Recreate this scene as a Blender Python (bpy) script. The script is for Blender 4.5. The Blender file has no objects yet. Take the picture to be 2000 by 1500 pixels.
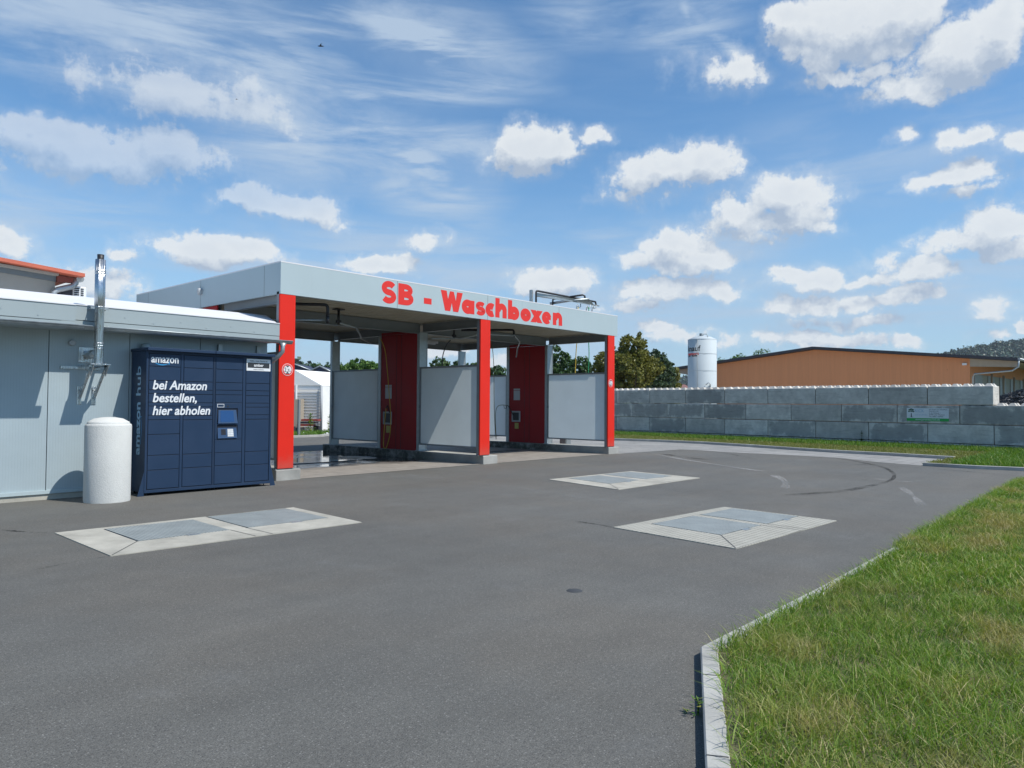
import bpy, bmesh, math, random
import numpy as np
from mathutils import Vector, Matrix
random.seed(7); rng = np.random.default_rng(11)
SC = bpy.context.scene
COL = SC.collection
R = math.radians

# ------------------------------------------------------------------ camera
F, PITCH, ROLL, YAW, H = 1445.767, 0.026293, 0.006842, 0.834962, 1.6
FW = Vector((math.sin(YAW)*math.cos(PITCH), math.cos(YAW)*math.cos(PITCH), math.sin(PITCH)))
_r = Vector((math.cos(YAW), -math.sin(YAW), 0)); _u = _r.cross(FW)
RT = _r*math.cos(ROLL) + _u*math.sin(ROLL); UP = -_r*math.sin(ROLL) + _u*math.cos(ROLL)
O = Vector((0, 0, H))
cam = bpy.data.objects.new('camera', bpy.data.cameras.new('camera')); COL.objects.link(cam)
m = Matrix((RT, UP, -FW)).transposed().to_4x4(); m.translation = O
cam.matrix_world = m
cam.data.sensor_width = 36; cam.data.lens = F/2000*36; cam.data.clip_end = 6000; cam.data.clip_start = 0.05
SC.camera = cam
# surveying helpers: a direction measured in the photograph meets a real plane of the place
def ray(x, y): return FW + RT*((x-1000)/F) + UP*((750-y)/F)
def G(x, y, z=0.0): d = ray(x, y); return O + d*((z-H)/d.z)
def PY(x, y, Y): d = ray(x, y); return O + d*(Y/d.y)
def PX(x, y, X): d = ray(x, y); return O + d*(X/d.x)
def PD(x, y, D): return O + ray(x, y)*D

# ------------------------------------------------------------------ light
SUNV = Vector((0.23, -0.68, 1.0)).normalized()      # towards the sun
SC.view_settings.view_transform = 'Standard'; SC.view_settings.look = 'None'
SC.view_settings.exposure = 0.0; SC.view_settings.gamma = 1.0
sun = bpy.data.objects.new('sun', bpy.data.lights.new('sun', 'SUN')); COL.objects.link(sun)
sun.data.energy = 5.0; sun.data.angle = R(0.5); sun.data.color = (1.0, 0.955, 0.89)
sun.rotation_euler = SUNV.to_track_quat('Z', 'Y').to_euler()
W = bpy.data.worlds.new('World'); SC.world = W; W.use_nodes = True

class NT:
    """small helper to write node trees"""
    def __init__(s, tree): s.t = tree; s.n = tree.nodes; s.l = tree.links
    def node(s, typ, **kw):
        n = s.n.new(typ)
        for k, v in kw.items(): setattr(n, k, v)
        return n
    def put(s, sock, v):
        if isinstance(v, bpy.types.NodeSocket): s.l.new(v, sock)
        elif v is not None: sock.default_value = v
    def math(s, op, a, b=None, c=None, clamp=False):
        n = s.node('ShaderNodeMath', operation=op, use_clamp=clamp)
        s.put(n.inputs[0], a); s.put(n.inputs[1], b); s.put(n.inputs[2], c); return n.outputs[0]
    def vec(s, op, a, b=None, scale=None):
        n = s.node('ShaderNodeVectorMath', operation=op)
        s.put(n.inputs[0], a); s.put(n.inputs[1], b)
        if scale is not None: s.put(n.inputs[3], scale)
        return n.outputs[1] if op in ('LENGTH', 'DOT_PRODUCT', 'DISTANCE') else n.outputs[0]
    def noise(s, v, scale, detail=4, rough=0.55, dist=0.0, out=0, lac=2.0):
        n = s.node('ShaderNodeTexNoise'); s.put(n.inputs['Vector'], v); n.inputs['Scale'].default_value = scale
        n.inputs['Detail'].default_value = detail; n.inputs['Roughness'].default_value = rough
        n.inputs['Distortion'].default_value = dist; n.inputs['Lacunarity'].default_value = lac; return n.outputs[out]
    def ramp(s, f, stops):
        n = s.node('ShaderNodeValToRGB'); s.put(n.inputs[0], f); e = n.color_ramp.elements
        while len(e) < len(stops): e.new(0.5)
        for i, (p, c) in enumerate(stops):
            e[i].position = p; e[i].color = (c, c, c, 1) if isinstance(c, (int, float)) else (*c, 1)
        return n.outputs[0]
    def mix(s, f, a, b, typ='MIX'):
        n = s.node('ShaderNodeMix', data_type='RGBA', blend_type=typ)
        s.put(n.inputs[0], f); s.put(n.inputs[6], a if isinstance(a, bpy.types.NodeSocket) else (*a, 1) if len(a) == 3 else a)
        s.put(n.inputs[7], b if isinstance(b, bpy.types.NodeSocket) else (*b, 1) if len(b) == 3 else b); return n.outputs[2]
    def maprange(s, v, a, b, c=0.0, d=1.0, smooth=True):
        n = s.node('ShaderNodeMapRange', interpolation_type='SMOOTHSTEP' if smooth else 'LINEAR')
        s.put(n.inputs[0], v)
        for i, q in enumerate((a, b, c, d)): n.inputs[i+1].default_value = q
        return n.outputs[0]
    def xyz(s, x, y, z):
        n = s.node('ShaderNodeCombineXYZ'); s.put(n.inputs[0], x); s.put(n.inputs[1], y); s.put(n.inputs[2], z); return n.outputs[0]

# sky with real cloud masses by azimuth and elevation
def azel(x, y):
    d = ray(x, y).normalized(); return math.atan2(d.x, d.y), math.asin(d.z)
CUM = [(350,180,170,42,.6),(430,215,120,35,.6),(200,300,170,48,.9),(310,300,110,40,.9),(110,255,90,30,.75),(500,398,75,28,.8),(560,408,60,26,.9),(635,415,38,26,.8),
 (395,493,110,26,1),(480,495,60,20,.9),(12,472,42,28,.9),(745,518,62,19,1),(825,468,42,17,.7),(250,503,30,16,.7),(150,545,90,24,.8),(220,560,50,18,.7),
 (1030,290,62,44,1),(1085,282,48,26,.85),(1255,345,60,34,.8),(1310,330,60,30,.9),(1370,315,52,34,.95),(1235,375,50,20,.5),(1405,330,40,22,.9),
 (1540,385,85,36,1),(1580,410,60,32,1),(1450,420,75,28,.95),(1490,440,120,24,.7),(1310,475,60,22,.95),(1340,505,90,24,.8),(1620,435,30,15,.6),(1240,505,30,14,.6),
 (1080,545,70,24,1),(1040,552,40,18,.9),(1300,560,85,22,.95),(1405,566,48,20,1),(1240,590,60,12,.5),
 (1440,135,48,32,.6),(1395,130,40,26,.3),(1180,265,26,12,.5),(1660,55,120,60,1),(1570,35,50,30,.9),(1610,110,42,34,.9),(1760,20,110,40,.95),(1625,150,60,20,.9),(1690,130,40,16,.6),(1860,105,105,55,1),
 (1930,60,70,55,1),(1780,160,80,30,.8),(1960,20,60,40,.9),(1800,185,50,16,.5),(1895,345,62,26,1),(1860,355,70,16,.8),(1905,375,46,16,.8),(1850,280,34,20,.7),(1905,268,34,16,.8),(1765,263,24,14,.5),(1995,275,34,24,.8),
 (1960,440,70,34,1),(1890,470,80,24,.8),(1990,490,70,20,.7),(1590,540,70,16,.8),(1740,515,40,20,.5),(1810,530,65,22,.9),(1700,540,60,12,.7),(1545,535,40,14,.8),(1625,540,46,16,.85),
 (1590,590,62,20,1),(1670,590,40,16,.9),(1540,598,40,12,.6),(1770,580,80,14,.8),(1930,600,42,20,.7),(1285,638,28,11,.9),(1330,655,60,12,.5),(1420,660,40,14,.6),(1580,665,50,14,.7),
 (1760,668,40,10,.8),(1660,668,60,10,.6),(1998,638,24,12,1),(1700,625,60,10,.5),(1490,660,60,12,.5),(1950,655,50,10,.4),(1620,630,60,12,.4),
 (600,640,50,14,.5),(690,655,60,12,.6),(870,680,60,14,.7),(985,700,50,14,.7),(1150,650,40,10,.4),(-120,300,120,50,.9),(-250,480,120,40,.9),(2150,300,120,50,.9),(2250,500,140,50,1),(2200,120,110,60,.8)]
def build_world():
    t = NT(W.node_tree); t.n.clear()
    tc = t.node('ShaderNodeTexCoord').outputs['Generated']
    d = t.vec('NORMALIZE', tc)
    sp = t.node('ShaderNodeSeparateXYZ'); t.put(sp.inputs[0], d)
    az = t.math('ARCTAN2', sp.outputs[0], sp.outputs[1]); el = t.math('ARCSINE', sp.outputs[2])
    ae = t.xyz(az, el, 0.0)
    # node group: soft union of the cloud masses, roughened by noise
    g = bpy.data.node_groups.new('cloud_field', 'ShaderNodeTree')
    g.interface.new_socket('v', in_out='INPUT', socket_type='NodeSocketVector'); g.interface.new_socket('f', in_out='OUTPUT', socket_type='NodeSocketFloat')
    q = NT(g); gi = q.node('NodeGroupInput'); go = q.node('NodeGroupOutput'); v = gi.outputs[0]
    nz = q.noise(v, 7, 7, 0.58, out=1); nv = q.vec('SUBTRACT', nz, (0.5, 0.5, 0.5)); nv = q.vec('MULTIPLY', nv, (0.075, 0.045, 0)); n2 = q.vec('MULTIPLY', q.vec('SUBTRACT', q.noise(v, 24, 5, 0.6, out=1), (0.5, 0.5, 0.5)), (0.050, 0.034, 0)); nv = q.vec('ADD', nv, n2)
    vd = q.vec('ADD', v, nv); acc = None
    for (x, y, rx, ry, w) in CUM:
        a0, e0 = azel(x, y); a1, _ = azel(x+rx, y); _, e1 = azel(x, y-ry)
        k = q.vec('SUBTRACT', vd, (a0, e0, 0)); k = q.vec('MULTIPLY', k, (0.74/abs(a1-a0), 0.70/abs(e1-e0), 0)); k = q.vec('LENGTH', k)
        k = q.math('MULTIPLY_ADD', k, -w*1.0, w)
        acc = k if acc is None else q.math('MAXIMUM', acc, k)
    fine = q.noise(v, 19, 10, 0.66)
    f = q.math('MULTIPLY_ADD', fine, 1.7, -0.84); f = q.math('ADD', acc, f); f = q.math('ADD', f, q.math('MULTIPLY_ADD', q.noise(v, 70, 6, 0.6), 0.36, -0.18))
    q.put(go.inputs[0], f)
    def field(vv):
        n = t.node('ShaderNodeGroup'); n.node_tree = g; t.put(n.inputs[0], vv); return n.outputs[0]
    f0 = field(ae); f1 = field(t.vec('ADD', ae, (0.008, 0.026, 0)))
    alpha = t.maprange(f0, 0.0, 0.36); halo = t.maprange(f0, -0.30, 0.25, 0.0, 0.26); alpha = t.math('MAXIMUM', alpha, halo)
    lit = t.math('MULTIPLY_ADD', t.math('SUBTRACT', f0, f1), 1.35, 0.54, clamp=True)
    core = t.maprange(f0, 0.35, 1.0, 0.0, 0.16)
    lit = t.math('SUBTRACT', lit, core, clamp=True)
    ccol = t.mix(lit, (0.42, 0.505, 0.63), (0.83, 0.865, 0.885))
    # high thin streaks
    rot = t.node('ShaderNodeMapping'); t.put(rot.inputs[0], ae); rot.inputs['Rotation'].default_value = (0, 0, R(34)); rot.inputs['Scale'].default_value = (2.0, 13, 1)
    st = t.noise(rot.outputs[0], 1.7, 9, 0.62, 0.5)
    st = t.maprange(st, 0.38, 0.66)
    msk = None
    for (x, y, rx, ry, w) in [(300,60,520,170,1.25),(760,110,330,140,1.35),(860,330,170,120,1.2),(640,260,260,130,1.0),(100,430,350,90,.6),(1150,40,160,60,.5),(1330,40,150,90,.7),(800,520,500,90,.9),(1350,620,800,110,1.0),(1700,300,400,90,.3),(300,700,700,100,.8),(1330,480,260,60,.6),(1850,560,260,80,.8)]:
        a0, e0 = azel(x, y); a1, _ = azel(x+rx, y); _, e1 = azel(x, y-ry)
        k = t.vec('SUBTRACT', ae, (a0, e0, 0)); k = t.vec('MULTIPLY', k, (1/abs(a1-a0), 1/abs(e1-e0), 0)); k = t.vec('LENGTH', k)
        k = t.math('MULTIPLY_ADD', k, -w, w); msk = k if msk is None else t.math('MAXIMUM', msk, k)
    msk = t.maprange(msk, -0.3, 0.6)
    veil = t.noise(ae, 4.5, 5, 0.55); veil = t.maprange(veil, 0.25, 0.7)
    ci = t.math('MULTIPLY', t.math('MULTIPLY_ADD', st, 0.80, t.math('MULTIPLY', veil, 0.34)), msk)
    ci = t.math('MULTIPLY', ci, 0.85, clamp=True)
    ragged = t.maprange(t.noise(rot.outputs[0], 3.0, 8, 0.62, 0.3), 0.34, 0.66, 0.12, 1.0); band = None
    for (x, y, ln, wd, ang, w) in [(790,285,300,62,40,.85),(840,85,300,66,15,.9),(590,120,330,60,34,.5),(250,95,300,70,28,.5),(1400,70,150,20,40,.7),(1170,40,200,26,18,.45),(1340,25,60,22,72,.6),(900,500,330,45,4,.5),(1000,620,260,40,2,.5),(1700,610,420,60,2,.5),(1200,470,200,40,8,.4)]:
        a0, e0 = azel(x, y); c_, s_ = math.cos(R(ang)), math.sin(R(ang)); dv = t.vec('SUBTRACT', ae, (a0, e0, 0))
        u_ = t.math('MULTIPLY', t.vec('DOT_PRODUCT', dv, (c_, -s_, 0)), F/ln); w_ = t.math('MULTIPLY', t.vec('DOT_PRODUCT', dv, (s_, c_, 0)), F/wd)
        k = t.vec('LENGTH', t.xyz(u_, w_, 0.0)); k = t.math('MULTIPLY_ADD', k, -w, w); band = k if band is None else t.math('MAXIMUM', band, k)
    band = t.math('MULTIPLY', t.math('MULTIPLY', t.math('MAXIMUM', band, 0.0), 1.9), ragged, clamp=True); ci = t.math('MAXIMUM', ci, t.math('MULTIPLY', band, 0.85))
    faint = t.math('MULTIPLY', st, 0.07); ci = t.math('MAXIMUM', ci, faint)
    sky = t.node('ShaderNodeTexSky', sky_type='NISHITA'); sky.sun_disc = False
    sky.sun_elevation = math.asin(SUNV.z); sky.sun_rotation = math.atan2(SUNV.x, SUNV.y)
    sky.air_density = 1.0; sky.dust_density = 0.6; sky.ozone_density = 2.2; sky.altitude = 300
    S = 0.115
    base = t.vec('SCALE', sky.outputs[0], scale=S)
    base = t.vec('MULTIPLY', base, (0.80, 1.18, 1.36))
    c1 = t.mix(ci, base, (0.50, 0.62, 0.77))
    hz = t.maprange(el, 0.0, 0.34, 0.62, 0.0); c1 = t.mix(hz, c1, (0.42, 0.58, 0.76))
    a0, e0 = azel(330, 210); a1, _ = azel(880, 210); _, e1 = azel(330, -60)
    k = t.vec('LENGTH', t.vec('MULTIPLY', t.vec('SUBTRACT', ae, (a0, e0, 0)), (1/abs(a1-a0), 1/abs(e1-e0), 0))); thin = t.maprange(k, 0.6, 1.15, 0.52, 0.92)
    c2 = t.mix(t.math('MULTIPLY', alpha, thin), c1, ccol)
    up = t.math('GREATER_THAN', el, -0.01)
    c2 = t.mix(up, (0.16, 0.17, 0.17), c2)
    c2 = t.vec('SCALE', c2, scale=1.0/S)
    bg = t.node('ShaderNodeBackground'); t.put(bg.inputs[0], c2); bg.inputs[1].default_value = S
    out = t.node('ShaderNodeOutputWorld'); t.l.new(bg.outputs[0], out.inputs[0])
    W.cycles.sampling_method = 'MANUAL'; W.cycles.sample_map_resolution = 512
build_world()

# ------------------------------------------------------------------ materials
MATS = {}
AL = 0.87   # overall paint darkness against the 5 W sun
def mat(name, col, rough=0.6, metal=0.0, var=0.0, vscale=3.0, bump=0.0, bscale=60.0, spec=None, fn=None, coat=0.0):
    m = bpy.data.materials.new(name); m.use_nodes = True; t = NT(m.node_tree); b = t.n['Principled BSDF']
    if metal < 0.9: col = tuple(x*AL for x in col)
    b.inputs['Base Color'].default_value = (*col, 1); b.inputs['Roughness'].default_value = rough; b.inputs['Metallic'].default_value = metal
    if spec is not None: b.inputs['Specular IOR Level'].default_value = spec
    if coat: b.inputs['Coat Weight'].default_value = coat; b.inputs['Coat Roughness'].default_value = 0.1
    oc = t.node('ShaderNodeTexCoord').outputs['Object']
    if var:
        n = t.noise(oc, vscale, 6, 0.6); f = t.maprange(n, 0.3, 0.7, 1-var, 1+var, False)
        c = t.vec('SCALE', (*col,), scale=f); t.put(b.inputs['Base Color'], c)
        r = t.maprange(n, 0.3, 0.7, max(rough-0.08, .03), min(1, rough+0.1), False); t.put(b.inputs['Roughness'], r)
    if bump:
        n = t.noise(oc, bscale, 5, 0.6); bn = t.node('ShaderNodeBump'); bn.inputs['Strength'].default_value = bump; bn.inputs['Distance'].default_value = 0.02
        t.put(bn.inputs['Height'], n); t.put(b.inputs['Normal'], bn.outputs[0])
    if fn: fn(t, b, oc)
    MATS[name] = m; return m
def setcol(t, b, c): t.put(b.inputs['Base Color'], t.vec('SCALE', c, scale=AL))
def bump(t, b, h, s=0.5, dist=0.01):
    bn = t.node('ShaderNodeBump'); bn.inputs['Strength'].default_value = s; bn.inputs['Distance'].default_value = dist
    t.put(bn.inputs['Height'], h); t.put(b.inputs['Normal'], bn.outputs[0])

def f_asphalt(t, b, oc):
    big = t.maprange(t.noise(oc, 0.22, 5, 0.6), 0.3, 0.7, 0.86, 1.14, False)
    mid = t.maprange(t.noise(oc, 2.2, 6, 0.7), 0.25, 0.75, 0.9, 1.1, False)
    sm = t.node('ShaderNodeMapping'); t.put(sm.inputs[0], oc); sm.inputs['Rotation'].default_value = (0, 0, R(-8)); sm.inputs['Scale'].default_value = (0.12, 1.1, 1)
    lane = t.maprange(t.noise(sm.outputs[0], 1.6, 5, 0.6), 0.3, 0.7, 0.93, 1.07, False)
    grain = t.noise(oc, 130, 3, 0.7); g1 = t.maprange(grain, 0.35, 0.65, 0.62, 1.38, False)
    vo = t.node('ShaderNodeTexVoronoi'); t.put(vo.inputs[0], oc); vo.inputs['Scale'].default_value = 75
    st = t.math('LESS_THAN', vo.outputs['Distance'], 0.33); sel = t.node('ShaderNodeSeparateColor'); t.put(sel.inputs[0], vo.outputs['Color'])
    pick = t.math('MULTIPLY', st, t.math('GREATER_THAN', sel.outputs[0], 0.72)); dk = t.math('MULTIPLY', st, t.math('LESS_THAN', sel.outputs[0], 0.22))
    g2 = t.maprange(t.noise(oc, 42, 4, 0.75), 0.3, 0.7, 0.74, 1.26, False); f = t.math('MULTIPLY', t.math('MULTIPLY', t.math('MULTIPLY', big, mid), g2), t.math('MULTIPLY', lane, g1))
    c = t.vec('SCALE', (0.121, 0.119, 0.107), scale=f)
    c = t.mix(t.math('MULTIPLY', pick, t.math('MULTIPLY', sel.outputs[1], 0.85)), c, (0.27, 0.265, 0.245)); c = t.mix(t.math('MULTIPLY', dk, 0.55), c, (0.035, 0.035, 0.04))
    warm = t.maprange(t.noise(oc, 0.5, 3, 0.5), 0.4, 0.65); c = t.mix(t.math('MULTIPLY', warm, 0.8), c, t.vec('MULTIPLY', c, (1.05, 1.0, 0.95)))
    # worn pale patches and dark oily spots
    wp = t.maprange(t.noise(oc, 0.75, 7, 0.68), 0.58, 0.74); c = t.mix(t.math('MULTIPLY', wp, 0.16), c, (0.26, 0.265, 0.27))
    op = t.maprange(t.noise(oc, 1.1, 6, 0.7, 0.4), 0.67, 0.76); c = t.mix(t.math('MULTIPLY', op, 0.5), c, (0.06, 0.06, 0.062))
    setcol(t, b, c); bump(t, b, grain, 0.55, 0.006); b.inputs['Roughness'].default_value = 0.82
M_ASPH = mat('asphalt', (0.1, 0.1, 0.1), fn=f_asphalt)
def f_conc(c0, wear=0.25, sc=2.0):
    def f(t, b, oc):
        n = t.maprange(t.noise(oc, sc, 8, 0.65), 0.3, 0.7, 1-wear, 1+wear*0.6, False); g = t.maprange(t.noise(oc, 90, 3, 0.7), 0.3, 0.7, 0.9, 1.1, False)
        c = t.vec('SCALE', c0, scale=t.math('MULTIPLY', n, g))
        s = t.maprange(t.noise(oc, sc*3, 6, 0.7, 0.5), 0.64, 0.78); c = t.mix(t.math('MULTIPLY', s, 0.4), c, tuple(x*0.5 for x in c0))
        setcol(t, b, c); bump(t, b, t.noise(oc, 120, 4, 0.7), 0.3, 0.004); b.inputs['Roughness'].default_value = 0.85
    return f
M_CONC = mat('pale_concrete', (.4, .4, .4), fn=f_conc((0.46, 0.44, 0.375), 0.32, 1.6))
M_KERB = mat('kerb_concrete', (.4, .4, .4), fn=f_conc((0.46, 0.455, 0.42), 0.28, 1.6))
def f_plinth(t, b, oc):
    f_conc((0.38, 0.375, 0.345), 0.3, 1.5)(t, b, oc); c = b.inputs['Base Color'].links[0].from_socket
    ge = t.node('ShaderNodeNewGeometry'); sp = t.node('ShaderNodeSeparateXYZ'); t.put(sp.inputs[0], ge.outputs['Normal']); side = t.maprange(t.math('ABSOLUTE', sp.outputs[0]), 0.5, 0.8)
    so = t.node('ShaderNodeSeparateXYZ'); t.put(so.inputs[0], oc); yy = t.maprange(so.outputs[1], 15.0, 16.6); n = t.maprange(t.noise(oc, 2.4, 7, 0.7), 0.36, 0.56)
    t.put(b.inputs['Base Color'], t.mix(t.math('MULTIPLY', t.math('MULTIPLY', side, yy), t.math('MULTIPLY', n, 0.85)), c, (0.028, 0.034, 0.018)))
M_PLINTH = mat('plinth_concrete', (.4, .4, .4), fn=f_plinth)
def f_pave(t, b, oc):
    br = t.node('ShaderNodeTexBrick'); t.put(br.inputs['Vector'], oc); br.inputs['Scale'].default_value = 1.0
    br.inputs['Brick Width'].default_value = 0.4; br.inputs['Row Height'].default_value = 0.4; br.inputs['Mortar Size'].default_value = 0.012
    br.inputs['Color1'].default_value = (0.33, 0.32, 0.30, 1); br.inputs['Color2'].default_value = (0.28, 0.275, 0.26, 1); br.inputs['Mortar'].default_value = (0.16, 0.155, 0.145, 1)
    n = t.maprange(t.noise(oc, 0.8, 7, 0.6), 0.3, 0.7, 0.8, 1.15, False)
    setcol(t, b, t.vec('SCALE', br.outputs['Color'], scale=n)); b.inputs['Roughness'].default_value = 0.85
M_PAVE = mat('paving', (.3, .3, .3), fn=f_pave)
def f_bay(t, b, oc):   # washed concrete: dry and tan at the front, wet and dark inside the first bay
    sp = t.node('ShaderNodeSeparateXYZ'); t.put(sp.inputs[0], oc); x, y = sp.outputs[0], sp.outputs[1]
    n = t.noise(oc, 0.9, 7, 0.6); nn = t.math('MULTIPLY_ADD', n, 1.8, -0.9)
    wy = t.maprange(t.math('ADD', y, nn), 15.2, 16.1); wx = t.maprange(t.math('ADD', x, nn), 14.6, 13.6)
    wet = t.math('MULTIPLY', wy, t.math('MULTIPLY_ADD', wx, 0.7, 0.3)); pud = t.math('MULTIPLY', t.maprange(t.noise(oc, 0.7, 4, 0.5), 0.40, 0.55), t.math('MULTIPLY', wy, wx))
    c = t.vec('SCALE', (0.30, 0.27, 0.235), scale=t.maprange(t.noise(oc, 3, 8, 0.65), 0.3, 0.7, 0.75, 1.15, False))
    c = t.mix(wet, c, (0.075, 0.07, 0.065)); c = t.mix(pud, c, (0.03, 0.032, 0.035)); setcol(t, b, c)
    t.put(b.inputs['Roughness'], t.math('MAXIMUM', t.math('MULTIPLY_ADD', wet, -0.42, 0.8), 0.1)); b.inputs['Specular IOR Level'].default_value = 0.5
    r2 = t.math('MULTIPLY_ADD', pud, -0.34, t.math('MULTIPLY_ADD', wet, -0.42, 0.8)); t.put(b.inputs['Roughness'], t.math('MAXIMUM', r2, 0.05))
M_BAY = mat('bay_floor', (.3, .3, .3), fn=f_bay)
def f_soil(t, b, oc):
    n = t.noise(oc, 3, 8, 0.7); c = t.mix(t.maprange(n, 0.35, 0.65), (0.07, 0.08, 0.03), (0.16, 0.14, 0.075)); setcol(t, b, c); b.inputs['Roughness'].default_value = 0.95
M_SOIL = mat('turf_soil', (.1, .1, .05), fn=f_soil)
def f_field(t, b, oc):
    n = t.noise(oc, 0.05, 8, 0.7); c = t.mix(t.maprange(n, 0.35, 0.65), (0.05, 0.09, 0.025), (0.11, 0.12, 0.05)); setcol(t, b, c); b.inputs['Roughness'].default_value = 0.95
M_FIELD = mat('field', (.1, .1, .05), fn=f_field)
def f_gravel(t, b, oc):
    vo = t.node('ShaderNodeTexVoronoi'); t.put(vo.inputs[0], oc); vo.inputs['Scale'].default_value = 7
    sc = t.node('ShaderNodeSeparateColor'); t.put(sc.inputs[0], vo.outputs['Color'])
    c = t.mix(sc.outputs[0], (0.12, 0.12, 0.115), (0.34, 0.33, 0.31)); setcol(t, b, c); bump(t, b, vo.outputs['Distance'], 1.0, 0.05)
M_GRAVEL = mat('gravel', (.3, .3, .3), rough=0.9, fn=f_gravel)
def f_block(t, b, oc):
    oi = t.node('ShaderNodeObjectInfo'); ov = t.vec('ADD', oc, t.vec('SCALE', (13.1, 7.7, 5.3), scale=t.math('MULTIPLY', oi.outputs['Random'], 40)))
    tone = t.maprange(oi.outputs['Random'], 0, 1, 0.86, 1.20, False)
    n = t.maprange(t.noise(ov, 2.2, 8, 0.7), 0.3, 0.7, 0.72, 1.2, False)
    mp = t.node('ShaderNodeMapping'); t.put(mp.inputs[0], ov); mp.inputs['Scale'].default_value = (1, 0.7, 7); s = t.maprange(t.noise(mp.outputs[0], 2.0, 7, 0.7, 0.6), 0.52, 0.68)
    c = t.vec('SCALE', (0.60, 0.57, 0.51), scale=t.math('MULTIPLY', t.math('MULTIPLY', tone, n), 1.0))
    # damp rounded patch in the middle of a block face, edge wobbling
    sp = t.node('ShaderNodeSeparateXYZ'); t.put(sp.inputs[0], oc); ay = t.math('ABSOLUTE', sp.outputs[1]); az_ = t.math('ABSOLUTE', sp.outputs[2])
    dd = t.math('SMOOTH_MAX', ay, t.math('MULTIPLY_ADD', az_, 1.0, 0.70), 0.2); dn = t.math('ADD', dd, t.math('MULTIPLY_ADD', t.noise(ov, 2.2, 7, 0.7), 0.9, -0.45))
    patch = t.maprange(dn, 1.06, 0.94); pk = t.maprange(t.math('FRACT', t.math('MULTIPLY', oi.outputs['Random'], 7.31)), 0.2, 0.6, 0.1, 1.3)
    c = t.mix(t.math('MULTIPLY', t.math('MULTIPLY', patch, pk), 0.42), c, (0.22, 0.225, 0.22)); c = t.mix(t.math('MULTIPLY', s, 0.38), c, (0.17, 0.16, 0.145))
    setcol(t, b, c); bump(t, b, t.noise(ov, 60, 5, 0.7), 0.3, 0.004); b.inputs['Roughness'].default_value = 0.85
M_BLOCK = mat('cast_concrete_block', (.4, .4, .4), fn=f_block)
RED = (0.80, 0.024, 0.009)
def f_red(t, b, oc):
    n = t.maprange(t.noise(oc, 1.5, 5, 0.6), 0.3, 0.7, 0.95, 1.05, False); c = t.vec('SCALE', RED, scale=n)
    mp = t.node('ShaderNodeMapping'); t.put(mp.inputs[0], oc); mp.inputs['Scale'].default_value = (14, 14, 0.5); st = t.maprange(t.noise(mp.outputs[0], 1.6, 5, 0.6), 0.60, 0.75, 0.0, 0.10); c = t.mix(st, c, (0.55, 0.40, 0.36))
    so = t.node('ShaderNodeSeparateXYZ'); t.put(so.inputs[0], t.node('ShaderNodeNewGeometry').outputs['Position']); lo = t.maprange(t.math('ADD', so.outputs[2], t.math('MULTIPLY', t.noise(oc, 9, 5, 0.7), 0.5)), 0.45, 0.85, 0.30, 0.0); c = t.mix(lo, c, (0.30, 0.17, 0.13))
    setcol(t, b, c)
M_RED = mat('red_cladding', RED, 0.45, spec=0.3, fn=f_red)
M_REDD = mat('cabinet_red', (0.36, 0.012, 0.014), 0.5, spec=0.2, var=0.06, vscale=1.5)
def f_fascia(t, b, oc):
    n = t.maprange(t.noise(oc, 0.8, 5, 0.6), 0.3, 0.7, 0.97, 1.03, False); mp = t.node('ShaderNodeMapping'); t.put(mp.inputs[0], oc); mp.inputs['Scale'].default_value = (9, 9, 0.35)
    st = t.maprange(t.noise(mp.outputs[0], 1.8, 6, 0.65), 0.56, 0.74, 0.0, 0.13); setcol(t, b, t.mix(st, t.vec('SCALE', (0.46, 0.55, 0.57), scale=n), (0.28, 0.31, 0.30)))
M_FASC = mat('pale_grey_sheet', (0.46, 0.55, 0.57), 0.42, fn=f_fascia)
M_FASC2 = mat('fascia_sheet_grey', (0.36, 0.42, 0.43), 0.42, var=0.03, vscale=0.8)
M_SEAM = mat('seam_dark', (0.05, 0.055, 0.06), 0.8)
M_GALV = mat('galvanised_steel', (0.42, 0.46, 0.47), 0.45, 0.65, var=0.14, vscale=9)
M_STEEL = mat('grey_painted_steel', (0.25, 0.275, 0.285), 0.5, 0.1, var=0.08, vscale=4)
M_DECK = mat('roof_deck_underside', (0.52, 0.48, 0.38), 0.6, 0.0, var=0.1, vscale=2)
def f_sand(t, b, oc):
    sp = t.node('ShaderNodeSeparateXYZ'); t.put(sp.inputs[0], oc)
    fr = t.math('FRACT', t.math('MULTIPLY', sp.outputs[0], 25.0)); pr = t.math('PINGPONG', fr, 0.5); rib = t.maprange(pr, 0.0, 0.14)
    n = t.maprange(t.noise(oc, 1.3, 5, 0.6), 0.3, 0.7, 0.95, 1.05, False)
    # thin, slightly darker line at every rib
    setcol(t, b, t.vec('SCALE', t.mix(rib, (0.36, 0.44, 0.47), (0.40, 0.48, 0.51)), scale=n)); bump(t, b, rib, 0.25, 0.002); b.inputs['Roughness'].default_value = 0.42
M_SANDW = mat('ribbed_wall_sheet', (.5, .55, .55), fn=f_sand)
M_ROOFW = mat('white_roof_membrane', (0.78, 0.78, 0.79), 0.5, var=0.04, vscale=0.7)
def f_flue(t, b, oc):
    mp = t.node('ShaderNodeMapping'); t.put(mp.inputs[0], oc); mp.inputs['Scale'].default_value = (1, 1, 0.05); n = t.noise(mp.outputs[0], 26, 3, 0.6); bump(t, b, n, 0.9, 0.03)
    t.put(b.inputs['Roughness'], t.maprange(t.noise(oc, 5, 4, 0.6), 0.3, 0.7, 0.20, 0.36, False))
M_CHROME = mat('polished_steel', (0.55, 0.57, 0.58), 0.14, 1.0, fn=f_flue)
M_BLACK = mat('black_plastic', (0.02, 0.02, 0.022), 0.5)
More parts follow.
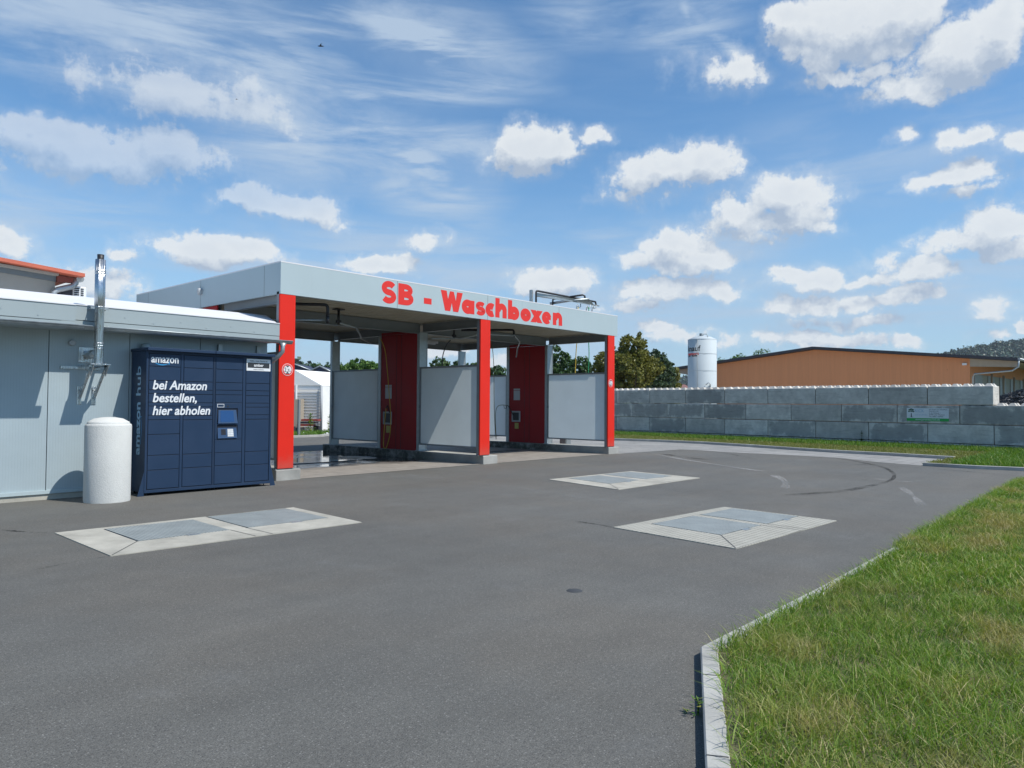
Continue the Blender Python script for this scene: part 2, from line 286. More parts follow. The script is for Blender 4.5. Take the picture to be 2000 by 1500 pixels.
M_RUBBER = mat('tyre_rubber_trace', (0.035, 0.035, 0.038), 0.8)
M_NAVY = mat('navy_powder_coat', (0.015, 0.038, 0.085), 0.5, var=0.05, vscale=3, bump=0.05, bscale=500, spec=0.35)
M_NAVYD = mat('navy_gap', (0.004, 0.008, 0.02), 0.7)
M_WHITE = mat('white_print', (0.80, 0.82, 0.83), 0.5)
M_BLUE = mat('bright_blue_print', (0.03, 0.30, 0.62), 0.5)
M_PBLUE = mat('pale_blue_print', (0.30, 0.50, 0.66), 0.5)
M_SCREEN = mat('screen_glass', (0.02, 0.07, 0.20), 0.08)
M_GREYL = mat('light_grey_plastic', (0.45, 0.47, 0.48), 0.5)
M_REDP = mat('red_letter_film', (0.80, 0.042, 0.032), 0.5, spec=0.3)
M_GREEN = mat('green_print', (0.015, 0.42, 0.08), 0.5)
M_DGREEN = mat('dark_green_print', (0.01, 0.10, 0.05), 0.5)
M_DARK = mat('dark_print', (0.03, 0.035, 0.04), 0.5)
M_YEL = mat('yellow_sticker', (0.55, 0.47, 0.12), 0.6)
M_YHOSE = mat('yellow_hose', (0.62, 0.42, 0.03), 0.5)
M_GHOSE = mat('green_hose', (0.03, 0.35, 0.14), 0.5)
def f_stucco(t, b, oc):
    n = t.maprange(t.noise(oc, 2.5, 7, 0.65), 0.3, 0.7, 0.93, 1.04, False); c = t.vec('SCALE', (0.70, 0.70, 0.66), scale=n)
    ch = t.maprange(t.noise(oc, 26, 4, 0.6, 1.0), 0.735, 0.75); c = t.mix(ch, c, (0.22, 0.22, 0.21)); setcol(t, b, c)
    bump(t, b, t.noise(oc, 45, 7, 0.75), 0.8, 0.012); b.inputs['Roughness'].default_value = 0.9
M_STUC = mat('white_rough_concrete', (.7, .7, .7), fn=f_stucco)
def f_tread(t, b, oc):
    sp = t.node('ShaderNodeSeparateXYZ'); t.put(sp.inputs[0], oc)
    a = t.math('SINE', t.math('MULTIPLY', t.math('ADD', sp.outputs[0], sp.outputs[1]), 75)); c2 = t.math('SINE', t.math('MULTIPLY', t.math('SUBTRACT', sp.outputs[0], sp.outputs[1]), 75))
    h = t.maprange(t.math('MULTIPLY', a, c2), 0.1, 0.5)
    n = t.maprange(t.noise(oc, 3, 6, 0.6), 0.3, 0.7, 0.85, 1.1, False)
    setcol(t, b, t.vec('SCALE', t.mix(h, (0.22, 0.25, 0.25), (0.46, 0.49, 0.475)), scale=n)); bump(t, b, h, 0.7, 0.004)
    b.inputs['Metallic'].default_value = 0.1; b.inputs['Roughness'].default_value = 0.6; b.inputs['Specular IOR Level'].default_value = 0.3
M_TREAD = mat('chequer_plate', (.3, .35, .38), fn=f_tread)
def f_groove(t, b, oc):
    sp = t.node('ShaderNodeSeparateXYZ'); t.put(sp.inputs[0], oc)
    a = t.math('SINE', t.math('MULTIPLY', sp.outputs[0], 90)); c2 = t.math('SINE', t.math('MULTIPLY', sp.outputs[1], 90))
    h = t.maprange(t.math('MAXIMUM', a, c2), 0.55, 0.9)
    n = t.maprange(t.noise(oc, 2.5, 7, 0.65), 0.3, 0.7, 0.86, 1.08, False)
    setcol(t, b, t.vec('SCALE', t.mix(h, (0.47, 0.455, 0.385), (0.27, 0.265, 0.235)), scale=n)); bump(t, b, h, -0.5, 0.004); b.inputs['Roughness'].default_value = 0.85
M_GROOVE = mat('grooved_concrete', (.4, .4, .36), fn=f_groove)
def f_wood(t, b, oc):
    sp = t.node('ShaderNodeSeparateXYZ'); t.put(sp.inputs[0], oc)
    mp = t.node('ShaderNodeMapping'); t.put(mp.inputs[0], oc); mp.inputs['Scale'].default_value = (4.0, 4.0, 0.12)
    n = t.maprange(t.noise(mp.outputs[0], 1.4, 6, 0.7), 0.3, 0.7, 0.93, 1.07, False)
    k = t.maprange(t.noise(oc, 5, 3, 0.6), 0.70, 0.76); c = t.vec('SCALE', (0.72, 0.30, 0.13), scale=n)
    c = t.mix(t.math('MULTIPLY', k, 0.5), c, (0.16, 0.08, 0.04)); setcol(t, b, c); b.inputs['Roughness'].default_value = 0.75
M_WOOD = mat('larch_boarding', (.5, .27, .12), fn=f_wood)
M_WOODL = mat('pale_timber', (0.42, 0.36, 0.28), 0.7, var=0.08)
M_ANTH = mat('anthracite_sheet', (0.035, 0.035, 0.045), 0.5)
M_SILO = mat('silo_white', (0.56, 0.62, 0.64), 0.65, spec=0.2, var=0.04, vscale=0.6)
M_TERRA = mat('terracotta_roof', (0.55, 0.13, 0.07), 0.6, var=0.1)
M_TERRD = mat('reddish_brown_timber', (0.22, 0.06, 0.045), 0.7)
M_REND = mat('beige_render', (0.36, 0.35, 0.315), 0.85, var=0.05)
M_RENDB = mat('blue_grey_render', (0.17, 0.20, 0.22), 0.85, var=0.05)
M_TENT = mat('white_tent_canvas', (0.95, 0.94, 0.90), 0.6, var=0.03)
M_SLAT = mat('white_slat', (0.68, 0.69, 0.70), 0.6)
M_BROOF = mat('dark_blue_roof', (0.035, 0.045, 0.085), 0.6, var=0.1)
M_BARK = mat('bark', (0.10, 0.075, 0.05), 0.9, var=0.2, vscale=8, bump=0.8, bscale=25)
M_RUST = mat('rust_red_paint', (0.30, 0.05, 0.04), 0.7, var=0.15)
M_ROSE = mat('brownish_red_tiles', (0.26, 0.13, 0.12), 0.7, var=0.1)
M_PAPER = mat('paper_notice', (0.55, 0.57, 0.58), 0.6)
M_LAMP = mat('lamp_reflector', (0.75, 0.77, 0.78), 0.2)
M_RUBB = mat('dark_rubble', (0.14, 0.14, 0.145), 0.85, var=0.3, vscale=2)
def leafmat(name, cols, trans=0.35, patch=None, pscale=1.2):
    m = bpy.data.materials.new(name); m.use_nodes = True; t = NT(m.node_tree); t.n.clear()
    at = t.node('ShaderNodeAttribute', attribute_name='tint').outputs['Fac']
    c = t.ramp(at, [(i/(len(cols)-1), k) for i, k in enumerate(cols)])
    if patch:
        oc = t.node('ShaderNodeTexCoord').outputs['Object']; n = t.maprange(t.noise(oc, pscale, 5, 0.65), 0.49, 0.64)
        c = t.mix(t.math('MULTIPLY', n, 0.8), c, t.ramp(at, [(0, patch[0]), (1, patch[1])]))
    d = t.node('ShaderNodeBsdfPrincipled'); t.put(d.inputs['Base Color'], c); d.inputs['Roughness'].default_value = 0.5; d.inputs['Specular IOR Level'].default_value = 0.35
    tr = t.node('ShaderNodeBsdfTranslucent'); t.put(tr.inputs[0], t.vec('MULTIPLY', c, (1.25, 1.3, 0.6)))
    mx = t.node('ShaderNodeMixShader'); mx.inputs[0].default_value = trans; t.l.new(d.outputs[0], mx.inputs[1]); t.l.new(tr.outputs[0], mx.inputs[2])
    o = t.node('ShaderNodeOutputMaterial'); t.l.new(mx.outputs[0], o.inputs[0]); MATS[name] = m; return m
M_GRASS = leafmat('grass_blades', [(0.035, 0.09, 0.012), (0.095, 0.20, 0.02), (0.17, 0.285, 0.03), (0.29, 0.34, 0.07), (0.58, 0.50, 0.27)], 0.35, ((0.24, 0.21, 0.06), (0.55, 0.43, 0.22)), 0.9)
M_VERGE = leafmat('verge_blades', [(0.04, 0.11, 0.012), (0.10, 0.21, 0.025), (0.15, 0.26, 0.035), (0.30, 0.30, 0.08)], 0.35)
M_VDRY = leafmat('verge_dry_blades', [(0.10, 0.14, 0.03), (0.20, 0.22, 0.05), (0.28, 0.24, 0.09)], 0.3)
M_LEAFY = leafmat('yellowish_leaves', [(0.06, 0.07, 0.015), (0.17, 0.165, 0.03), (0.24, 0.24, 0.055)], 0.2)
M_LEAFD = leafmat('dark_leaves', [(0.018, 0.05, 0.018), (0.04, 0.09, 0.025), (0.08, 0.14, 0.04)], 0.2)
M_LEAFG = leafmat('mid_green_leaves', [(0.03, 0.075, 0.015), (0.08, 0.16, 0.03), (0.15, 0.25, 0.06)], 0.25)
M_LEAFP = leafmat('grey_green_leaves', [(0.03, 0.055, 0.03), (0.06, 0.10, 0.05), (0.10, 0.14, 0.07)], 0.25)
M_CONIF = leafmat('forest_leaves', [(0.02, 0.045, 0.028), (0.035, 0.075, 0.04), (0.06, 0.10, 0.055)], 0.05)
def panelmat():
    m = bpy.data.materials.new('frosted_panel'); m.use_nodes = True; t = NT(m.node_tree); t.n.clear()
    oc = t.node('ShaderNodeTexCoord').outputs['Object']; n = t.maprange(t.noise(oc, 1.3, 6, 0.6), 0.3, 0.7, 0.93, 1.03, False)
    c = t.vec('SCALE', (0.46, 0.54, 0.57), scale=n)
    d = t.node('ShaderNodeBsdfPrincipled'); t.put(d.inputs['Base Color'], c); d.inputs['Roughness'].default_value = 0.35
    tr = t.node('ShaderNodeBsdfTranslucent'); t.put(tr.inputs[0], t.vec('SCALE', (0.70, 0.77, 0.78), scale=n))
    mx = t.node('ShaderNodeMixShader'); mx.inputs[0].default_value = 0.54; t.l.new(d.outputs[0], mx.inputs[1]); t.l.new(tr.outputs[0], mx.inputs[2])
    o = t.node('ShaderNodeOutputMaterial'); t.l.new(mx.outputs[0], o.inputs[0]); return m
M_PANEL = panelmat()
def markmat(name, col, dens):
    m = bpy.data.materials.new(name); m.use_nodes = True; t = NT(m.node_tree); t.n.clear()
    oc = t.node('ShaderNodeTexCoord').outputs['Object']; n = t.maprange(t.noise(oc, 22, 6, 0.75), 0.40, 0.62, 0.0, dens); n2 = t.maprange(t.noise(oc, 1.2, 4, 0.6), 0.3, 0.65)
    d = t.node('ShaderNodeBsdfDiffuse'); d.inputs[0].default_value = (*col, 1); tp = t.node('ShaderNodeBsdfTransparent')
    at = t.node('ShaderNodeAttribute', attribute_name='tint').outputs['Fac']
    mx = t.node('ShaderNodeMixShader'); t.put(mx.inputs[0], t.math('MULTIPLY', t.math('MULTIPLY', n, n2), at)); t.l.new(tp.outputs[0], mx.inputs[1]); t.l.new(d.outputs[0], mx.inputs[2])
    o = t.node('ShaderNodeOutputMaterial'); t.l.new(mx.outputs[0], o.inputs[0]); return m
M_TYRE = markmat('tyre_mark_dark', (0.03, 0.03, 0.032), 0.95)
M_SCUFF = markmat('scuff_mark_pale', (0.42, 0.42, 0.41), 0.85)

# ------------------------------------------------------------------ mesh helpers
class MB:
    def __init__(s): s.v = []; s.f = []; s.sm = []
    def add(s, vs, fs, smooth=False):
        b = len(s.v); s.v += [tuple(p) for p in vs]; s.f += [tuple(i+b for i in f) for f in fs]; s.sm += [smooth]*len(fs); return s
    def box(s, x0, x1, y0, y1, z0, z1):
        v = [(x, y, z) for z in (z0, z1) for y in (y0, y1) for x in (x0, x1)]
        return s.add(v, [(0, 2, 3, 1), (4, 5, 7, 6), (0, 1, 5, 4), (2, 6, 7, 3), (0, 4, 6, 2), (1, 3, 7, 5)])
    def quad(s, a, b, c, d): return s.add([a, b, c, d], [(0, 1, 2, 3)])
    def prism(s, pts, z0, z1):   # outline in xy, counter-clockwise
        n = len(pts); v = [(p[0], p[1], z0) for p in pts] + [(p[0], p[1], z1) for p in pts]
        return s.add(v, [tuple(range(n))[::-1], tuple(range(n, 2*n))] + [(i, (i+1) % n, n+(i+1) % n, n+i) for i in range(n)])
    def prism_y(s, pts, y0, y1):  # outline in xz
        n = len(pts); v = [(p[0], y0, p[1]) for p in pts] + [(p[0], y1, p[1]) for p in pts]
        return s.add(v, [tuple(range(n)), tuple(range(n, 2*n))[::-1]] + [(i, n+i, n+(i+1) % n, (i+1) % n) for i in range(n)])
    def extr(s, pts, off):        # any planar outline pushed along a vector
        n = len(pts); off = Vector(off); v = [Vector(p) for p in pts]; v = v + [p+off for p in v]
        return s.add(v, [tuple(range(n)), tuple(range(n, 2*n))[::-1]] + [(i, n+i, n+(i+1) % n, (i+1) % n) for i in range(n)])
    def tube(s, pts, r, seg=8, cap=True):
        pts = [Vector(p) for p in pts]; rs = r if isinstance(r, (list, tuple)) else [r]*len(pts); b = len(s.v); ref = None; vs = []
        for i, p in enumerate(pts):
            t = (pts[min(i+1, len(pts)-1)]-pts[max(i-1, 0)]).normalized()
            if ref is None: ref = t.orthogonal().normalized()
            ref = (ref - t*ref.dot(t)).normalized(); q = t.cross(ref)
            for k in range(seg): a = 2*math.pi*k/seg; vs.append(p + (ref*math.cos(a)+q*math.sin(a))*rs[i])
        fs = [(i*seg+k, i*seg+(k+1) % seg, (i+1)*seg+(k+1) % seg, (i+1)*seg+k) for i in range(len(pts)-1) for k in range(seg)]
        s.add(vs, fs, True)
        if cap: s.add(vs[:seg], [tuple(range(seg))[::-1]]); s.add(vs[-seg:], [tuple(range(seg))])
        return s
    def lathe(s, prof, c=(0, 0, 0), seg=32, smooth=True):
        vs = [(c[0]+r*math.cos(2*math.pi*k/seg), c[1]+r*math.sin(2*math.pi*k/seg), c[2]+z) for (r, z) in prof for k in range(seg)]
        fs = [(i*seg+k, i*seg+(k+1) % seg, (i+1)*seg+(k+1) % seg, (i+1)*seg+k) for i in range(len(prof)-1) for k in range(seg)]
        return s.add(vs, fs, smooth)
    def build(s, name, m, parent=None, bevel=0.0, loc=None, seg=1):
        me = bpy.data.meshes.new(name); L = Vector(loc) if loc is not None else None
        vs = s.v if L is None else [tuple(Vector(p)-L) for p in s.v]
        me.from_pydata(vs, [], s.f); me.polygons.foreach_set('use_smooth', s.sm); me.materials.append(m)
        bm = bmesh.new(); bm.from_mesh(me)
        bmesh.ops.remove_doubles(bm, verts=bm.verts, dist=1e-5); bmesh.ops.recalc_face_normals(bm, faces=bm.faces)
        if bevel: bmesh.ops.bevel(bm, geom=[e for e in bm.edges if len(e.link_faces) == 2 and e.calc_face_angle(0) > 0.5], offset=bevel, segments=seg, affect='EDGES', profile=0.5)
        bm.to_mesh(me); bm.free(); me.update()
        o = bpy.data.objects.new(name, me); COL.objects.link(o)
        if L is not None: o.location = L
        if parent is not None: par(o, parent)
        return o
def par(o, p):
    o.parent = p; w = Vector(p.location)
    q = p.parent
    while q: w += Vector(q.location); q = q.parent
    if o.type != 'EMPTY' or True: o.location = Vector(o.location) - w
def empty(name, loc=(0, 0, 0)):
    o = bpy.data.objects.new(name, None); COL.objects.link(o); o.location = loc; o.empty_display_size = 0.2; return o
def tag(o, label=None, cat=None, group=None, kind=None):
    if label: o['label'] = label
    if cat: o['category'] = cat
    if group: o['group'] = group
    if kind: o['kind'] = kind
    return o
def wobble_curve(pts, n=8):   # Catmull-Rom through the points
    P = [Vector(p) for p in pts]; P = [P[0]*2-P[1]] + P + [P[-1]*2-P[-2]]; out = []
    for i in range(1, len(P)-2):
        for k in range(n):
            t = k/n; a, b, c, d = P[i-1], P[i], P[i+1], P[i+2]
            out.append(0.5*((2*b)+(c-a)*t+(2*a-5*b+4*c-d)*t*t+(3*b-a-3*c+d)*t**3))
    return out + [P[-2]]
def text(body, name, m, parent, origin, xdir, ydir, size, shear=0.0, off=0.0, ext=0.001, align='LEFT', sx=1.0, width=None, label=None):
    cu = bpy.data.curves.new(name, 'FONT'); cu.body = body; cu.size = size; cu.shear = shear; cu.offset = off; cu.extrude = ext; cu.align_x = align; cu.resolution_u = 4
    tmp = bpy.data.objects.new('lettering_source', cu); COL.objects.link(tmp)
    me = bpy.data.meshes.new_from_object(tmp.evaluated_get(bpy.context.evaluated_depsgraph_get())); bpy.data.objects.remove(tmp); bpy.data.curves.remove(cu)
    x = Vector(xdir).normalized(); y = Vector(ydir).normalized(); z = x.cross(y)
    if width and len(me.vertices):
        xs = [v.co.x for v in me.vertices]; sx = width/(max(xs)-min(xs))
    for v in me.vertices: c = v.co; v.co = Vector(origin) + x*(c.x*sx) + y*c.y + z*c.z
    me.materials.clear(); me.materials.append(m); me.name = name
    o = bpy.data.objects.new(name, me); COL.objects.link(o)
    if parent is not None: par(o, parent)
    if label: o['label'] = label
    return o
def cloud_mesh(name, verts, faces_n, tint, m, parent=None, loc=(0, 0, 0)):
    """many small faces: verts (N,k,3) k=3 or 4, tint (N,)"""
    N, k, _ = verts.shape; me = bpy.data.meshes.new(name)
    me.vertices.add(N*k); me.vertices.foreach_set('co', verts.astype(np.float32).ravel())
    me.loops.add(N*k); me.loops.foreach_set('vertex_index', np.arange(N*k, dtype=np.int32))
    me.polygons.add(N); me.polygons.foreach_set('loop_start', np.arange(0, N*k, k, dtype=np.int32)); me.polygons.foreach_set('loop_total', np.full(N, k, dtype=np.int32))
    me.update(); a = me.attributes.new('tint', 'FLOAT', 'POINT'); a.data.foreach_set('value', np.repeat(tint, k).astype(np.float32))
    me.materials.append(m); me.validate(); o = bpy.data.objects.new(name, me); COL.objects.link(o); o.location = loc
    if parent is not None: par(o, parent)
    return o
def blades(name, P, h, w, m, tint=None, lean=0.45, label=None, cat=None):
    """grass blades at points P (N,3), each of 2 quads and a tip"""
    N = len(P); ang = rng.uniform(0, 2*np.pi, N); dx, dy = np.cos(ang), np.sin(ang); face = rng.uniform(0, 2*np.pi, N); fx, fy = np.cos(face), np.sin(face)
    hh = h*rng.uniform(0.45, 1.25, N); ww = w*rng.uniform(0.6, 1.3, N); le = lean*rng.uniform(0.2, 1.6, N)*hh
    if tint is None: tint = np.clip(rng.normal(0.45, 0.22, N), 0, 1)
    lv = []
    for t, wf in ((0, 1.0), (0.4, 0.9), (0.75, 0.6), (1.0, 0.0)):
        cx = P[:, 0]+dx*le*t**1.8; cy = P[:, 1]+dy*le*t**1.8; cz = P[:, 2]+hh*(t-0.22*t*t*np.minimum(le/hh, 1.2)*1.2)
        lv.append((cx-fx*ww*wf/2, cy-fy*ww*wf/2, cz)); 
        if wf: lv.append((cx+fx*ww*wf/2, cy+fy*ww*wf/2, cz))
    V = np.stack([np.stack(a, -1) for a in lv], 1)   # N,7,3
    me = bpy.data.meshes.new(name); me.vertices.add(N*7); me.vertices.foreach_set('co', V.astype(np.float32).ravel())
    base = (np.arange(N)*7)[:, None]; idx = np.concatenate([base+np.array([0, 1, 3, 2]), base+np.array([2, 3, 5, 4]), base+np.array([4, 5, 6])], 1).astype(np.int32)
    me.loops.add(N*11); me.loops.foreach_set('vertex_index', idx.ravel())
    ls = ((np.arange(N)*11)[:, None]+np.array([0, 4, 8])).ravel().astype(np.int32); lt = np.tile(np.array([4, 4, 3]), N).astype(np.int32)
    me.polygons.add(N*3); me.polygons.foreach_set('loop_start', ls); me.polygons.foreach_set('loop_total', lt); me.update()
    a = me.attributes.new('tint', 'FLOAT', 'POINT'); a.data.foreach_set('value', np.repeat(tint, 7).astype(np.float32))
    me.materials.append(m); me.validate(); o = bpy.data.objects.new(name, me); COL.objects.link(o); return o

# ------------------------------------------------------------------ ground, asphalt, kerbs
g = MB(); g.quad((-1700, -1700, -0.06), (1900, -1700, -0.06), (1900, 1900, -0.06), (-1700, 1900, -0.06)); tag(g.build('ground', M_FIELD), kind='structure')
K0 = G(1372, 1286); Kd = (K0-G(1364, 1500)).normalized() if False else (Vector((4.33, 2.29, 0))-Vector((3.03, 1.58, 0))).normalized()
K0 = Vector((4.33, 2.29, 0)); S0 = K0 - Kd*20
near = [S0, K0, Vector((6.5, 2.30, 0)), Vector((9.3, 2.37, 0)), Vector((14, 2.46, 0)), Vector((18.6, 2.58, 0)), Vector((19.8, 2.3, 0)), Vector((20.5, 1.0, 0)), Vector((20.8, -2, 0)), Vector((20.8, -18, 0))]
far = [Vector((25.2, -18, 0)), Vector((24.6, -4, 0)), Vector((23.4, 0.5, 0)), Vector((22.4, 2.6, 0)), G(1905, 916), G(1802, 910)]
pv_in = [G(1802, 910), G(1722, 903.5), G(1640, 895), G(1560, 890), G(1430, 884), G(1329, 878)]
kf = [G(1862, 898), G(1740, 890.5), G(1640, 885.2), G(1560, 880), G(1460, 873), G(1375, 867.5), G(1290, 863.5), G(1200, 860.5)]
outer = [Vector((34, 30, 0)), Vector((21.5, 31, 0)), Vector((19.5, 29.5, 0)), Vector((12, 29.5, 0)), Vector((-30, 29.5, 0)), Vector((-30, -18, 0))]
asp = near + far + pv_in[1:] + [G(1209, 886.5), Vector((20.3, 22, 0)), Vector((34, 26, 0))] + outer[1:]
a = MB(); n = len(asp); a.add([(p.x, p.y, 0) for p in asp], [tuple(range(n))]); asphalt = a.build('asphalt', M_ASPH); tag(asphalt, kind='structure')
bm = bmesh.new(); bm.from_mesh(asphalt.data); bmesh.ops.triangulate(bm, faces=bm.faces); bm.to_mesh(asphalt.data); bm.free()
pv = pv_in + [G(1209, 886.5)+Vector((0, 0, 0)), Vector((20.25, 21.2, 0)), Vector((30.6, 27, 0))] + [p for p in kf[::-1]]
a = MB(); a.add([(p.x, p.y, 0.004) for p in pv], [tuple(range(len(pv)))]); pav = a.build('pavement', M_PAVE); tag(pav, kind='structure')
bm = bmesh.new(); bm.from_mesh(pav.data); bmesh.ops.triangulate(bm, faces=bm.faces); bm.to_mesh(pav.data); bm.free()
def strip(path, off0, off1, z0, z1, name, m, **kw):
    """a kerb: box section swept along a path, offset to its right"""
    P = [Vector((p.x, p.y, 0)) for p in path]; N = []
    for i in range(len(P)):
        d0 = (P[i]-P[i-1]).normalized() if i else None; d1 = (P[i+1]-P[i]).normalized() if i < len(P)-1 else None
        d = ((d0 or d1)+(d1 or d0)).normalized(); nn = Vector((d.y, -d.x, 0)); k = 1/max(0.5, nn.dot(Vector(((d0 or d1).y, -(d0 or d1).x, 0)))); N.append(nn*k)
    mb = MB(); vs = []
    for p, q in zip(P, N):
        for o_, z in ((off0, z0), (off0, z1), (off1, z1), (off1, z0)): v = p+q*o_; vs.append((v.x, v.y, z))
    fs = [(i*4+k, i*4+(k+1) % 4, (i+1)*4+(k+1) % 4, (i+1)*4+k) for i in range(len(P)-1) for k in range(4)] + [(0, 1, 2, 3), tuple(len(vs)-4+k for k in (3, 2, 1, 0))]
    mb.add(vs, fs); return mb.build(name, m, bevel=0.008, **kw)
tag(strip(near, 0, 0.105, -0.05, 0.065, 'kerb', M_KERB), kind='structure')
tag(strip(far[::-1][0:], -0.10, 0.0, -0.05, 0.09, 'kerb', M_KERB), kind='structure')
tag(strip(kf, 0.0, 0.12, -0.05, 0.10, 'kerb', M_KERB), kind='structure')
tag(strip([Vector((12, 29.5, 0)), Vector((19.5, 29.5, 0)), Vector((21.5, 31, 0)), Vector((34, 30, 0))][::1], -0.12, 0.0, -0.05, 0.10, 'kerb', M_KERB), kind='structure')
def joints(path, w0, w1, z, step=1.0):
    q = MB()
    for i in range(len(path)-1):
        a_, b_ = path[i], path[i+1]; L_ = (b_-a_).length; d = (b_-a_).normalized(); nn = Vector((d.y, -d.x, 0)); k = step*.5
        while k < L_: p = a_+d*k; q.quad(*[(v.x, v.y, z) for v in (p+nn*w0-d*.004, p+nn*w1-d*.004, p+nn*w1+d*.004, p+nn*w0+d*.004)]); k += step
    return q
kerbs = [o for o in bpy.data.objects if o.name.startswith('kerb')]
joints(near, .004, .101, .067).build('kerb_joint', M_SEAM, kerbs[0]); joints(kf, .004, .116, .102).build('kerb_joint', M_SEAM, kerbs[2])
# lawn soil sheets
def sheet(pts, z, name, m):
    a = MB(); a.add([(p[0], p[1], z) for p in pts], [tuple(range(len(pts)))]); o = a.build(name, m); bm = bmesh.new(); bm.from_mesh(o.data); bmesh.ops.triangulate(bm, faces=bm.faces); bm.to_mesh(o.data); bm.free(); return tag(o, kind='structure')
nl = [Vector((p.x, p.y, 0)) for p in near]
off = Vector((0.05, -0.08, 0)); sheet([p+off for p in nl] + [Vector((-8, -18, 0))], 0.045, 'lawn', M_SOIL)
WS = 1.2; WB = Vector((26.432, 4.237))*WS; wang = 0.108694; WD = Vector((math.sin(wang), math.cos(wang))); WL = 1.8553*WS   # block wall line
# scaled to the 1.6 m eye height the wall stands where its joints were surveyed
sheet([p+Vector((0.06, 0, 0)) for p in kf] + [Vector((37.0, 29, 0)), Vector((34.2, 18, 0)), Vector((32.6, 3, 0)), Vector((31.0, -18, 0)), Vector((25.1, -18, 0))] + [p+Vector((0.06, 0, 0)) for p in far[1:]] , 0.05, 'verge', M_SOIL)
sheet([Vector((12, 29.7, 0)), Vector((19.5, 29.7, 0)), Vector((21.5, 31.2, 0)), Vector((30, 30.4, 0)), Vector((30, 32.0, 0)), Vector((21, 33.2, 0)), Vector((12, 31, 0))], 0.03, 'verge', M_SOIL)
sheet([Vector((-30, 31, 0)), Vector((12, 31, 0)), Vector((21, 33.2, 0)), Vector((60, 30, 0)), Vector((70, 90, 0)), Vector((-30, 90, 0))], 0.0, 'gravel_yard', M_GRAVEL)

M_BOUNCE = mat('bounce_gravel', (.5, .5, .5), fn=f_conc((0.56, 0.50, 0.41), 0.2, 0.5))
sheet([Vector((33.0, -18, 0)), Vector((63, -30, 0)), Vector((66.3, 60, 0)), Vector((37.5, 60, 0)), Vector((36.6, 24, 0))], 0.03, 'gravel_yard', M_BOUNCE)  # pale sheet added behind the wall to bounce sunlight onto the hall
# marks on the asphalt
def mark(pts, w, m, name, z=0.004, tint=None):
    P = wobble_curve([Vector((p.x, p.y, 0)) for p in pts], 8); vs = []; tt = []
    for i, p in enumerate(P):
        d = (P[min(i+1, len(P)-1)]-P[max(i-1, 0)]).normalized(); q = Vector((d.y, -d.x, 0)); u = i/(len(P)-1); ww = w*(0.7+0.3*math.sin(u*9))
        vs += [p+q*ww/2, p-q*ww/2]; k = min(1, u*5, (1-u)*5) if tint is None else tint; tt += [k, k]
    mb = MB(); mb.add([(v.x, v.y, z) for v in vs], [(2*i, 2*i+1, 2*i+3, 2*i+2) for i in range(len(P)-1)]); me = bpy.data.meshes.new(name); me.from_pydata(mb.v, [], mb.f); me.materials.append(m)
    at = me.attributes.new('tint', 'FLOAT', 'POINT'); at.data.foreach_set('value', tt); o = bpy.data.objects.new(name, me); COL.objects.link(o); par(o, asphalt); return o
mark([G(1480, 972), G(1560, 966), G(1640, 960), G(1700, 949), G(1740, 938), G(1745, 925), G(1725, 913), G(1690, 905), G(1640, 896), G(1560, 892)], 0.20, M_TYRE, 'tyre_mark', 0.006)
mark([G(1643, 907), G(1720, 909), G(1840, 917), G(1990, 930)], 0.10, M_TYRE, 'tyre_mark')
mark([G(1330, 878.5), G(1370, 880), G(1420, 886), G(1475, 896)], 0.12, M_TYRE, 'tyre_mark')
mark([G(1290, 886), G(1330, 892), G(1380, 898)], 0.25, M_TYRE, 'tyre_mark', 0.007)
mark([G(1270, 885), G(1330, 897), G(1400, 908), G(1460, 917), G(1500, 922)], 0.22, M_SCUFF, 'scuff_mark', 0.008)
mark([G(1503, 926), G(1522, 935), G(1533, 944), G(1530, 955)], 0.14, M_SCUFF, 'scuff_mark')
mark([G(1512, 926), G(1532, 936), G(1540, 947), G(1537, 956)], 0.07, M_SCUFF, 'scuff_mark')
mark([G(1755, 950), G(1775, 962), G(1790, 975), G(1803, 990)], 0.16, M_SCUFF, 'scuff_mark')
mark([G(1695, 933), G(1740, 939), G(1790, 942)], 0.12, M_SCUFF, 'scuff_mark')
mark([G(1120, 1018), G(1170, 1025), G(1200, 1031)], 0.06, M_TYRE, 'tyre_mark')
mark([G(700, 925), G(860, 935), G(1100, 965), G(1300, 985)], 0.7, M_SCUFF, 'scuff_mark', 0.005, 0.14)
mark([G(0, 1035), G(60, 1040), G(107, 1042)], 0.06, M_TYRE, 'tyre_mark')
mark([G(220, 1086), G(160, 1095), G(60, 1115)], 0.05, M_TYRE, 'tyre_mark')
p0 = G(1122, 1154); e = MB(); e.lathe([(0.001, 0.006), (0.062, 0.005), (0.07, 0.0)], (p0.x, p0.y, 0), 20); o = e.build('survey_cap', M_SEAM, loc=p0); tag(o, 'small round dark metal cap set in the open asphalt', 'survey marker')

